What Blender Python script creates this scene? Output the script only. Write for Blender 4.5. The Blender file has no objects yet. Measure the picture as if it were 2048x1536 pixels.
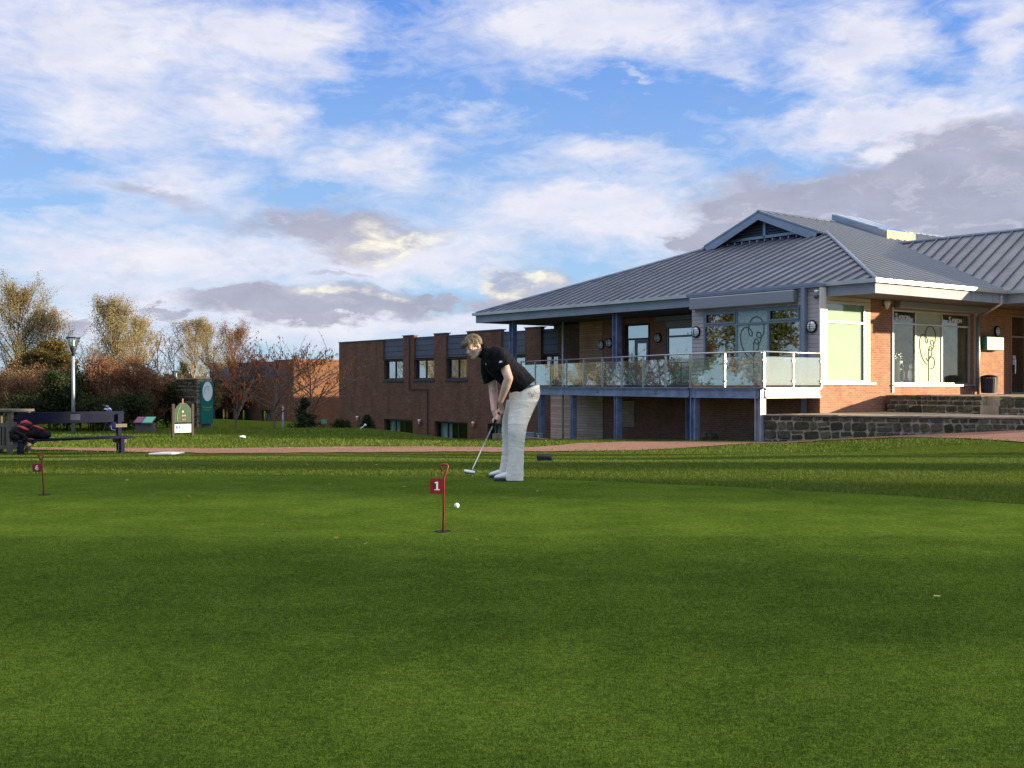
import bpy, bmesh, math, random
import numpy as np
from mathutils import Vector, Matrix, Euler, Quaternion
R = math.radians
random.seed(7)
C = bpy.context.scene.collection
SC = bpy.context.scene
# ------------------------------------------------------------------ camera
F0, CX, HY, EYE = 2250.0, 1024.0, 770.0, 1.0
cam = bpy.data.cameras.new('camera'); camo = bpy.data.objects.new('camera', cam); C.objects.link(camo)
camo.location = (0, 0, EYE); camo.rotation_euler = (R(90), 0, 0)
cam.sensor_width = 36; cam.lens = 36 * F0 / 2048; cam.shift_y = 2 / 2048
cam.clip_start = .1; cam.clip_end = 8000
SC.camera = camo
# ------------------------------------------------------------------ sun and sky
SUN_EL = 9.0; SDIR = Vector((.994, -.11, 0)).normalized()
sv = Vector((SDIR.x * math.cos(R(SUN_EL)), SDIR.y * math.cos(R(SUN_EL)), math.sin(R(SUN_EL))))
sun = bpy.data.lights.new('sun', 'SUN'); sun.energy = 5.0; sun.angle = R(.6); sun.color = (1.0, .84, .58)
suno = bpy.data.objects.new('sun', sun); C.objects.link(suno); suno.location = (60, -30, 20)
suno.rotation_euler = sv.to_track_quat('Z', 'Y').to_euler()
SC.view_settings.view_transform = 'Standard'; SC.view_settings.look = 'None'
SC.view_settings.exposure = 1.1; SC.view_settings.gamma = 1
SC.cycles.max_bounces = 6; SC.cycles.transparent_max_bounces = 16; SC.cycles.diffuse_bounces = 3
SC.cycles.sample_clamp_indirect = 6; SC.cycles.caustics_reflective = False; SC.cycles.caustics_refractive = False
SC.cycles.use_denoising = True

class NT:
    """small node-tree helper"""
    def __init__(s, tree):
        s.t = tree; s.n = tree.nodes; s.l = tree.links
    def node(s, typ, ins=None, **kw):
        n = s.n.new(typ)
        for k, v in kw.items(): setattr(n, k, v)
        for k, v in (ins or {}).items(): s.put(n.inputs[k], v)
        return n
    def put(s, sock, v):
        if isinstance(v, bpy.types.NodeSocket): s.l.new(v, sock)
        else: sock.default_value = v
    def math(s, op, a, b=0., c=0., clamp=False):
        n = s.node('ShaderNodeMath', operation=op, use_clamp=clamp)
        s.put(n.inputs[0], a); s.put(n.inputs[1], b); s.put(n.inputs[2], c)
        return n.outputs[0]
    def vmath(s, op, a, b=(0, 0, 0), c=(0, 0, 0)):
        n = s.node('ShaderNodeVectorMath', operation=op)
        s.put(n.inputs[0], a); s.put(n.inputs[1], b)
        if op == 'MULTIPLY_ADD': s.put(n.inputs[2], c)
        return n.outputs['Value'] if op in ('LENGTH', 'DOT_PRODUCT', 'DISTANCE') else n.outputs[0]
    def noise(s, vec, scale, detail=4, rough=.55, dist=0., dim='3D'):
        n = s.node('ShaderNodeTexNoise', noise_dimensions=dim)
        if vec is not None: s.put(n.inputs['Vector'], vec)
        s.put(n.inputs['Scale'], scale); s.put(n.inputs['Detail'], detail)
        s.put(n.inputs['Roughness'], rough); s.put(n.inputs['Distortion'], dist)
        return n.outputs['Fac']
    def ramp(s, fac, stops, interp='LINEAR'):
        n = s.node('ShaderNodeValToRGB'); cr = n.color_ramp; cr.interpolation = interp
        while len(cr.elements) < len(stops): cr.elements.new(.5)
        for e, (p, c) in zip(cr.elements, stops):
            e.position = p; e.color = (c, c, c, 1) if isinstance(c, (int, float)) else (*c, 1)
        s.put(n.inputs[0], fac); return n.outputs[0]
    def mr(s, v, a, b, c=0., d=1., smooth=True):
        n = s.node('ShaderNodeMapRange', interpolation_type='SMOOTHSTEP' if smooth else 'LINEAR')
        for i, x in enumerate((v, a, b, c, d)): s.put(n.inputs[i], x)
        return n.outputs[0]
    def mix(s, f, a, b, mode='MIX'):
        n = s.node('ShaderNodeMix', data_type='RGBA', blend_type=mode)
        s.put(n.inputs[0], f)
        for i, x in ((6, a), (7, b)):
            s.put(n.inputs[i], x if isinstance(x, bpy.types.NodeSocket) else (*x, 1) if len(x) == 3 else x)
        return n.outputs[2]
    def mapv(s, vec, scale=(1, 1, 1), loc=(0, 0, 0), rot=(0, 0, 0)):
        n = s.node('ShaderNodeMapping'); s.put(n.inputs[0], vec)
        n.inputs['Location'].default_value = loc; n.inputs['Rotation'].default_value = rot
        n.inputs['Scale'].default_value = scale
        return n.outputs[0]

world = bpy.data.worlds.new('World'); SC.world = world; world.use_nodes = True
wt = NT(world.node_tree); wt.n.clear()
def pxdir(px, py):            # compass bearing and height of a cloud, radians
    u, v = (px - CX) / F0, (HY - py) / F0
    return math.atan2(u, 1), math.atan2(v, math.sqrt(1 + u * u))
def build_sky():
    w = wt
    sky = w.node('ShaderNodeTexSky', sky_type='NISHITA', sun_disc=False)
    sky.sun_elevation = R(SUN_EL); sky.sun_rotation = math.atan2(SDIR.x, SDIR.y)
    sky.air_density = 1.0; sky.dust_density = .6; sky.ozone_density = 2.5
    d = w.node('ShaderNodeTexCoord').outputs['Generated']
    sp = w.node('ShaderNodeSeparateXYZ', {0: d})
    x, y, z = sp.outputs
    az = w.math('ARCTAN2', x, y); el = w.math('ARCSINE', z)
    base = w.node('ShaderNodeCombineXYZ', {0: az, 1: el, 2: 0.}).outputs[0]
    # cloud plane coordinates (a flat layer high above)
    den = w.math('ADD', w.math('MAXIMUM', z, 0.), .10)
    pl = w.node('ShaderNodeCombineXYZ', {0: w.math('DIVIDE', x, den), 1: w.math('DIVIDE', y, den), 2: 0.}).outputs[0]
    warp = w.node('ShaderNodeTexNoise', {'Vector': w.mapv(base, (9, 20, 1)), 'Scale': 1., 'Detail': 6., 'Roughness': .62}).outputs['Color']
    wb = w.vmath('MULTIPLY_ADD', w.vmath('SUBTRACT', warp, (.5, .5, .5)), (.16, .085, 0), base)
    def blob(px, py, rx, ry, soft=.55, vec=None):
        a, e = pxdir(px, py)
        v = w.vmath('MULTIPLY', w.vmath('SUBTRACT', vec or wb, (a, e, 0)), (F0 / rx, F0 / ry, 0))
        return w.mr(w.vmath('LENGTH', v), 1.0, 1.0 - soft, 0., 1.)
    def total(lst):
        o = None
        for q in lst:
            wgt = q[5] if len(q) > 5 else 1.
            t = w.math('MULTIPLY', blob(*q[:5]), wgt)
            o = t if o is None else w.math('ADD', o, t)
        return o
    # high thin cloud: streaky noise in the cloud plane
    n1 = w.noise(w.mapv(pl, (.55, .42, 1), (3.1, 1.7, 0), (0, 0, .5)), 1.0, 9, .62, 1.1)
    n2 = w.noise(w.mapv(pl, (2.6, 1.1, 1), (1.3, 4.0, 0), (0, 0, -.45)), 1.0, 10, .68, .8)
    n3 = w.noise(w.mapv(base, (9, 26, 1), (0, 0, 0), (0, 0, .22)), 1.0, 9, .62, 1.0)
    n7 = w.noise(w.mapv(base, (20, 52, 1), (2, 1, 0), (0, 0, -.18)), 1.0, 8, .66, 1.6)
    hi = w.math('ADD', w.math('MULTIPLY', n1, .16), w.math('ADD', w.math('MULTIPLY', n2, .24), w.math('ADD', w.math('MULTIPLY', n3, .32), w.math('MULTIPLY', n7, .28))))
    hi = w.math('MULTIPLY', w.math('SUBTRACT', hi, .5), 2.1)
    shape = total([(580, 80, 260, 110, 1., .75), (180, 110, 460, 230, 1., .66), (1200, 60, 480, 120, 1., .72), (1730, 90, 190, 140, 1., .70), (2020, 70, 120, 160, 1., .62),
                   (1790, 245, 330, 70, .9, .95), (500, 235, 170, 90, 1., .60), (750, 310, 220, 85, 1., .62), (940, 240, 90, 45, 1., .35), (1230, 305, 270, 60, 1., .62),
                   (1290, 430, 380, 120, 1., .72), (350, 370, 240, 70, 1., .50), (330, 510, 620, 120, 1., .62), (850, 520, 320, 90, 1., .62), (150, 260, 200, 50, 1., .25),
                   (350, 640, 700, 80, 1., .50), (900, 660, 500, 60, 1., .50), (1000, 420, 300, 90, 1., .35), (1480, 135, 80, 30, 1., .30), (1290, 178, 45, 14, 1., .35),
                   (90, 325, 240, 45, 1., -.22), (1300, 205, 420, 60, 1., -.20), (760, 185, 260, 45, 1., -.16), (60, 415, 170, 24, 1., -.25), (640, 372, 150, 22, 1., -.20)])
    cover = w.mr(w.math('ADD', hi, shape), -.05, .58, 0., 1., False)
    cover = w.math('MULTIPLY', cover, .95)
    over = w.mr(el, .38, .75, 0., 1.)          # unseen bright cloud overhead, added as fill light for the shade
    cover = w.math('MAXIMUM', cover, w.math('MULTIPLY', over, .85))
    # low grey clouds
    low = total([(1830, 405, 480, 135, .45, 1.25), (2080, 350, 360, 140, .5, 1.2), (1560, 450, 210, 60, .5), (1400, 462, 70, 22, .6),
                 (600, 430, 210, 55, .7), (750, 470, 200, 60, .6), (300, 392, 150, 26, .9, .8), (520, 620, 200, 40, .6), (650, 605, 210, 48, .5),
                 (760, 625, 170, 40, .6), (860, 606, 60, 22, .6), (320, 634, 48, 15, .6), (150, 642, 62, 16, .6), (980, 612, 110, 34, .8),
                 (1040, 570, 110, 42, .6), (680, 540, 100, 12, .8, .7), (130, 690, 40, 10, .8, .5)])
    n4 = w.noise(w.mapv(base, (26, 60, 1)), 1.0, 8, .6, .3)
    lowm = w.mr(w.math('ADD', low, w.math('MULTIPLY', w.math('SUBTRACT', n4, .5), 1.3)), .05, 1.05, 0., 1., False)
    lit = total([(820, 485, 150, 60, .9, 1.4), (650, 582, 90, 26, .9, 1.3), (1010, 560, 130, 45, .9, 1.4), (760, 600, 60, 18, .9), (910, 525, 90, 35, .9, 1.3)])
    lit = w.math('MULTIPLY', w.math('MINIMUM', lit, 1.), w.mr(n4, .36, .62))
    skyc = w.mix(1., sky.outputs[0], (.80, 1.02, 1.72), 'MULTIPLY')
    bg = w.node('ShaderNodeBackground', {'Color': skyc, 'Strength': SKY_S})
    elev = w.mr(el, 0., .33, 0., 1., False)
    blue = w.mix(elev, (.52, .75, .90), (.14, .33, .84))
    blue = w.mix(w.mr(el, .30, 1.2, 0., 1.), blue, (.06, .17, .52))
    # forward scattered whitening of the haze close to the horizon, part of the sky itself
    hcol = w.mix(w.noise(w.mapv(base, (14, 30, 1)), 1., 6, .6), (.56, .61, .84), (1.06, 1.02, 1.0))
    gcol = w.mix(w.noise(w.mapv(base, (16, 34, 1), (3, 5, 0)), 1., 7, .62), (.29, .30, .41), (.56, .56, .68))
    n5 = w.noise(w.mapv(w.vmath('ADD', wb, (.012, .008, 0)), (17, 42, 1)), 1.0, 8, .62, .3)
    n6 = w.noise(w.mapv(wb, (17, 42, 1)), 1.0, 8, .62, .3)
    gcol = w.mix(w.mr(w.math('SUBTRACT', n6, n5), .02, .22, 0., .30), gcol, (.88, .86, .90))
    lcol = w.mix(lit, gcol, (1.0, .95, .80))
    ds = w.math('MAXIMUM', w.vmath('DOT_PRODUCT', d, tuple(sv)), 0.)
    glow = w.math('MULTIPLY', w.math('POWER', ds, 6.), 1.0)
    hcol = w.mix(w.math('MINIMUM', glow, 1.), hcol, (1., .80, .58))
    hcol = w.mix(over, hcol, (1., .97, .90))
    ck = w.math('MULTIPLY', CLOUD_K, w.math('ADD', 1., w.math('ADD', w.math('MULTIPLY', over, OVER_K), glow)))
    skyn = w.node('ShaderNodeBackground', {'Color': blue, 'Strength': CLOUD_K})
    m0 = w.node('ShaderNodeMixShader', {0: .82, 1: bg.outputs[0], 2: skyn.outputs[0]})
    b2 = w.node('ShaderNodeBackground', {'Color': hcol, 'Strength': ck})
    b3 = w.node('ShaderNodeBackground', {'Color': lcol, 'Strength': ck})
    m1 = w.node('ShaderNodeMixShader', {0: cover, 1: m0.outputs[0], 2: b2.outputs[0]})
    m2 = w.node('ShaderNodeMixShader', {0: w.math('MULTIPLY', lowm, .92), 1: m1.outputs[0], 2: b3.outputs[0]})
    out = w.node('ShaderNodeOutputWorld'); w.l.new(m2.outputs[0], out.inputs[0])
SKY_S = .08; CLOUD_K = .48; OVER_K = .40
build_sky()

# ------------------------------------------------------------------ materials
def M(name, col=(.5, .5, .5), rough=.6, metal=0., spec=.5, fn=None):
    m = bpy.data.materials.new(name); m.use_nodes = True
    t = NT(m.node_tree); p = t.n['Principled BSDF']
    p.inputs['Base Color'].default_value = (*col, 1); p.inputs['Roughness'].default_value = rough
    p.inputs['Metallic'].default_value = metal; p.inputs['Specular IOR Level'].default_value = spec
    if fn: fn(t, p)
    m.diffuse_color = (*col, 1)
    return m
def obj(t): return t.node('ShaderNodeTexCoord').outputs['Object']
def pos(t): return t.node('ShaderNodeNewGeometry').outputs['Position']
def uvc(t): return t.node('ShaderNodeTexCoord').outputs['UV']
def isl(t): return t.node('ShaderNodeNewGeometry').outputs['Random Per Island']
def bump(t, p, h, strength=.4, dist=.02):
    b = t.node('ShaderNodeBump', {'Height': h, 'Strength': strength, 'Distance': dist})
    t.l.new(b.outputs[0], p.inputs['Normal'])
def vary(c, k=.15, scale=3., bs=0., bd=.01):
    """colour with soft blotches"""
    def f(t, p):
        n = t.noise(pos(t), scale, 6, .6)
        a = tuple(x * (1 - k) for x in c); b = tuple(min(1, x * (1 + k)) for x in c)
        t.put(p.inputs['Base Color'], t.mix(t.mr(n, .3, .7), a, b))
        if bs: bump(t, p, t.noise(pos(t), scale * 6, 5, .6), bs, bd)
    return f
def brickf(c1, c2, mort, dark=.5):
    def f(t, p):
        uv = uvc(t)
        b = t.node('ShaderNodeTexBrick', {'Vector': uv, 'Color1': (*c1, 1), 'Color2': (*c2, 1), 'Mortar': (*mort, 1), 'Scale': 1., 'Mortar Size': .006,
                                        'Mortar Smooth': .3, 'Bias': 0., 'Brick Width': .225, 'Row Height': .075}, offset=.5)
        n = t.noise(uv, 1.1, 7, .65); n2 = t.noise(uv, 9., 3, .6)
        n3 = t.noise(t.mapv(uv, (1.6, .25, 1)), 1., 6, .65)
        c = t.mix(t.mr(t.math('ADD', t.math('MULTIPLY', n, .5), t.math('MULTIPLY', n3, .5)), .42, .68, 0., dark * 1.2), b.outputs[0], tuple(x * .45 for x in c1))
        c = t.mix(t.mr(n2, .35, .75, 0., .35), c, tuple(x * .6 for x in c2))
        t.put(p.inputs['Base Color'], c)
        bump(t, p, t.math('SUBTRACT', 1., b.outputs[1]), .5, .01)
    return f
def boardf(c1, c2, w=.12, gap=.012, stain=.5, vertical=False):
    """horizontal timber boards w high, from the v (or u) of the UV in metres"""
    def f(t, p):
        uv = uvc(t); s = t.node('ShaderNodeSeparateXYZ', {0: uv})
        v = s.outputs[0] if vertical else s.outputs[1]; u = s.outputs[1] if vertical else s.outputs[0]
        k = t.math('DIVIDE', v, w); row = t.math('FLOOR', k); fr = t.math('FRACT', k)
        wn = t.node('ShaderNodeTexWhiteNoise', {'Vector': t.node('ShaderNodeCombineXYZ', {0: row, 1: t.math('FLOOR', t.math('DIVIDE', t.math('ADD', u, t.math('MULTIPLY', row, 1.37)), 2.4)), 2: 0.}).outputs[0]}, noise_dimensions='3D').outputs[0]
        g = t.noise(t.mapv(uv, (3, 60, 1) if not vertical else (60, 3, 1)), 1., 4, .6)
        bl = t.noise(uv, .9, 5, .6)
        c = t.mix(t.math('ADD', t.math('MULTIPLY', wn, .6), t.math('MULTIPLY', g, .4)), c1, c2)
        c = t.mix(t.mr(bl, .45, .75, 0., stain), c, tuple(x * .5 for x in c1))
        edge = t.mr(fr, 0., gap / w * 1.6, 0., 1.)
        c = t.mix(edge, tuple(x * .18 for x in c1), c)
        t.put(p.inputs['Base Color'], c); bump(t, p, edge, .6, .02)
    return f
MT = {}
MT['brick_red'] = M('brick_red', (.42, .15, .07), .85, fn=brickf((.45, .205, .105), (.31, .125, .07), (.44, .35, .27), .40))
MT['brick_brown'] = M('brick_brown', (.2, .1, .06), .9, spec=.2, fn=brickf((.225, .110, .068), (.135, .066, .045), (.24, .18, .13), .6))
MT['brick_orange'] = M('brick_orange', (.4, .17, .06), .9, fn=brickf((.24, .10, .045), (.18, .07, .03), (.20, .13, .08), .4))
MT['clad_pale'] = M('clad_pale', (.42, .38, .36), .8, fn=boardf((.40, .36, .36), (.52, .48, .46), .14))
MT['clad_cream'] = M('clad_cream', (.62, .55, .44), .7, fn=boardf((.62, .52, .40), (.75, .66, .52), .14, stain=.1))
MT['clad_warm'] = M('clad_warm', (.3, .16, .08), .8, fn=boardf((.46, .22, .11), (.62, .36, .20), .11))
MT['clad_grey'] = M('clad_grey', (.3, .24, .2), .85, fn=boardf((.60, .36, .23), (.88, .68, .50), .12, stain=.5))
MT['slate_panel'] = M('slate_panel', (.09, .10, .14), .6, fn=boardf((.07, .08, .115), (.10, .11, .155), .30, .02, .3))
MT['steel_blue'] = M('steel_blue', (.22, .27, .40), .42, .35, fn=vary((.23, .28, .42), .25, 2.5))
MT['steel_dark'] = M('steel_dark', (.10, .12, .17), .45, .2)
MT['zinc'] = M('zinc', (.15, .165, .21), .45, .35, fn=vary((.195, .208, .245), .22, .7))
MT['zinc_seam'] = M('zinc_seam', (.2, .22, .26), .5, .1, fn=vary((.19, .21, .26), .12, .8))
MT['zinc_trim'] = M('zinc_trim', (.3, .34, .40), .38, .4, fn=vary((.25, .29, .36), .10, 1.2))
MT['zinc_light'] = M('zinc_light', (.55, .55, .52), .35, .45, fn=vary((.50, .50, .47), .1, 1.0))
MT['fascia'] = M('fascia', (.27, .30, .35), .6, spec=.3, fn=vary((.27, .30, .35), .10, 1.))
MT['end_metal'] = M('end_metal', (.22, .20, .15), .6)
MT['plaque'] = M('plaque', (.03, .035, .07), .6, spec=.2)
MT['frame_grey'] = M('frame_grey', (.20, .23, .27), .45, .2)
MT['frame_dark'] = M('frame_dark', (.03, .03, .04), .5)
MT['shutter'] = M('shutter', (.28, .29, .32), .45, .3)
MT['white_paint'] = M('white_paint', (.80, .78, .72), .5)
MT['soffit'] = M('soffit', (.09, .07, .06), .8)
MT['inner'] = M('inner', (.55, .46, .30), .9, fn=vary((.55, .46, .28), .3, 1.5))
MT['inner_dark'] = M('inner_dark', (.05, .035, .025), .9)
MT['carpet'] = M('carpet', (.25, .17, .10), .95)
MT['stainless'] = M('stainless', (.62, .60, .56), .28, .9)
MT['curtain'] = M('curtain', (.60, .58, .56), .9, fn=lambda t, p: (t.put(p.inputs['Base Color'], t.mix(t.mr(t.noise(t.mapv(uvc(t), (14, .6, 1)), 1., 3, .6), .35, .65), (.30, .29, .29), (.75, .72, .70)))))
MT['curtain_green'] = M('curtain_green', (.35, .5, .5), .9, fn=lambda t, p: (t.put(p.inputs['Base Color'], t.mix(t.mr(t.noise(t.mapv(uvc(t), (12, .5, 1)), 1., 3, .6), .35, .65), (.22, .33, .34), (.55, .68, .66)))))
MT['black_plastic'] = M('black_plastic', (.008, .008, .009), .6, spec=.12)
MT['white_plastic'] = M('white_plastic', (.80, .80, .82), .35)
MT['opal'] = M('opal', (.95, .95, .97), .4)
MT['cream_panel'] = M('cream_panel', (.43, .46, .32), .5, spec=.2, fn=vary((.43, .46, .32), .06, .8))
MT['film_green'] = M('film_green', (.38, .46, .42), .4, fn=vary((.34, .44, .40), .22, 14.))
MT['logo_green'] = M('logo_green', (.03, .07, .04), .6)
def glassf(tint, mirror, dif=None):
    def f(t, p):
        t.n.remove(p); o = t.n['Material Output']
        fc = t.node('ShaderNodeLayerWeight', {'Blend': .5}).outputs['Facing']
        fac = t.math('MINIMUM', t.math('ADD', t.math('MULTIPLY', t.math('POWER', fc, 4.), .9), mirror), 1.)
        tr = t.node('ShaderNodeBsdfTransparent', {'Color': (*tint, 1)})
        gl = t.node('ShaderNodeBsdfGlossy', {'Color': (.92, .96, .98, 1), 'Roughness': .015})
        if dif:
            df = t.node('ShaderNodeBsdfDiffuse', {'Color': (*dif[0], 1)})
            tr = t.node('ShaderNodeMixShader', {0: dif[1], 1: tr.outputs[0], 2: df.outputs[0]})
        m = t.node('ShaderNodeMixShader', {0: fac, 1: tr.outputs[0], 2: gl.outputs[0]})
        t.l.new(m.outputs[0], o.inputs[0])
    return f
MT['glass'] = M('glass', (.5, .6, .6), fn=glassf((.75, .8, .78), .22))
MT['glass_dark'] = M('glass_dark', (.2, .25, .25), fn=glassf((.45, .5, .5), .42))
MT['glass_rail'] = M('glass_rail', (.6, .7, .7), fn=glassf((.88, .95, .92), .24, ((.55, .72, .66), .06)))
MT['glass_clear'] = M('glass_clear', (.6, .7, .7), fn=glassf((.9, .95, .93), .03))
def barkf(c):
    return lambda t, p: t.put(p.inputs['Base Color'], t.mix(t.noise(t.mapv(pos(t), (4, 4, 1)), 3., 5, .7), tuple(x * .5 for x in c), tuple(x * 1.4 for x in c)))
def leaff(cols, trans=.35):
    def f(t, p):
        r = isl(t); n = len(cols)
        c = t.ramp(r, [(i / max(1, n - 1), cc) for i, cc in enumerate(cols)])
        t.put(p.inputs['Base Color'], c)
        t.n.remove(p) if False else None
        o = t.n['Material Output']
        tl = t.node('ShaderNodeBsdfTranslucent', {'Color': c})
        m = t.node('ShaderNodeMixShader', {0: trans, 1: p.outputs[0], 2: tl.outputs[0]})
        t.l.new(m.outputs[0], o.inputs[0])
    return f
def LM(name, cols, trans=.35): return M(name, cols[0], .75, spec=.15, fn=leaff(cols, trans))
MT['bark'] = M('bark', (.12, .09, .07), .9, fn=barkf((.11, .085, .065)))
MT['bark_pale'] = M('bark_pale', (.3, .25, .18), .9, fn=barkf((.27, .21, .14)))
MT['bark_dark'] = M('bark_dark', (.05, .04, .035), .9, fn=barkf((.055, .045, .04)))
MT['bark_cherry'] = M('bark_cherry', (.17, .13, .11), .9, fn=barkf((.17, .13, .11)))
MT['twig_red'] = M('twig_red', (.22, .11, .07), .9, fn=barkf((.22, .11, .07)))
MT['leaf_willow'] = LM('leaf_willow', [(.20, .15, .07), (.36, .28, .14), (.27, .23, .11), (.46, .38, .23)])
MT['leaf_olive'] = LM('leaf_olive', [(.04, .045, .015), (.13, .09, .02), (.08, .07, .02), (.20, .13, .03)])
MT['leaf_russet'] = LM('leaf_russet', [(.12, .05, .03), (.25, .12, .06), (.18, .09, .045), (.30, .17, .10)])
MT['leaf_brown'] = LM('leaf_brown', [(.15, .08, .04), (.26, .16, .085), (.20, .12, .06), (.33, .21, .12)])
MT['leaf_dark'] = LM('leaf_dark', [(.015, .025, .01), (.035, .05, .018), (.05, .065, .02), (.02, .03, .015)], .2)
MT['leaf_orange'] = LM('leaf_orange', [(.35, .09, .02), (.55, .20, .04), (.50, .08, .03), (.45, .26, .05)])
MT['leaf_needle'] = LM('leaf_needle', [(.02, .035, .018), (.035, .06, .02), (.015, .03, .015)], .15)
MT['leaf_green'] = LM('leaf_green', [(.04, .06, .015), (.09, .11, .03), (.06, .07, .02)], .3)
def palef(t, p):
    t.put(p.inputs['Base Color'], t.mix(t.mr(t.noise(pos(t), 1.4, 7, .65), .35, .7), (.30, .22, .15), (.50, .40, .29)))
    bump(t, p, t.noise(pos(t), 25., 4, .6), .3, .01)
MT['paving'] = M('paving', (.42, .33, .24), .8, fn=palef)
def stonef(t, p):
    c = t.ramp(isl(t), [(0, (.050, .045, .036)), (.2, (.14, .12, .085)), (.4, (.075, .066, .045)), (.6, (.16, .125, .08)), (.8, (.10, .095, .08)), (1, (.055, .055, .05))], 'CONSTANT')
    c = t.mix(t.mr(t.noise(pos(t), 6., 6, .7), .42, .62, 0., .8), c, (.035, .040, .018))
    c = t.mix(t.mr(t.noise(pos(t), 30., 4, .7), .5, .8, 0., .5), c, (.20, .18, .14))
    t.put(p.inputs['Base Color'], c); bump(t, p, t.noise(pos(t), 14., 6, .7), .9, .04)
MT['stone'] = M('stone', (.12, .10, .08), .95, spec=.15, fn=stonef)
MT['mortar'] = M('mortar', (.38, .33, .24), .95, spec=.1, fn=vary((.36, .31, .225), .35, 5.))
MT['coping'] = M('coping', (.22, .18, .13), .9, fn=vary((.22, .18, .13), .35, 4., .4))
MT['timber_grey'] = M('timber_grey', (.16, .13, .11), .9, spec=.2, fn=lambda t, p: t.put(p.inputs['Base Color'], t.mix(t.noise(t.mapv(pos(t), (30, 30, 2)), 1., 4, .6), (.08, .068, .06), (.21, .18, .15))))
MT['navy_paint'] = M('navy_paint', (.009, .011, .028), .75, spec=.12, fn=vary((.009, .011, .028), .25, 3.))
MT['red_paint'] = M('red_paint', (.20, .010, .014), .42, fn=vary((.21, .010, .015), .2, 30.))
# ------------------------------------------------------------------ geometry helpers
def link(name, me, parent=None, mat=None):
    o = bpy.data.objects.new(name, me); C.objects.link(o)
    if parent: o.parent = parent
    for m in (mat if isinstance(mat, (list, tuple)) else [mat] if mat else []): me.materials.append(m)
    return o
def tag(o, label=None, cat=None, group=None, kind=None):
    if label: o['label'] = label
    if cat: o['category'] = cat
    if group: o['group'] = group
    if kind: o['kind'] = kind
    return o
def empty(name, loc=(0, 0, 0), rz=0., label=None, cat=None, group=None):
    o = bpy.data.objects.new(name, None); C.objects.link(o); o.location = loc; o.rotation_euler = (0, 0, rz)
    return tag(o, label, cat, group)
def copy_tree(o, parent=None):
    c = o.copy(); C.objects.link(c); c.parent = parent
    for ch in [k for k in o.children]: copy_tree(ch, c)
    return c
def root_off(parent):
    v = Vector((0, 0, 0)); p = parent
    while p: v += p.location; p = p.parent
    return v
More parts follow.
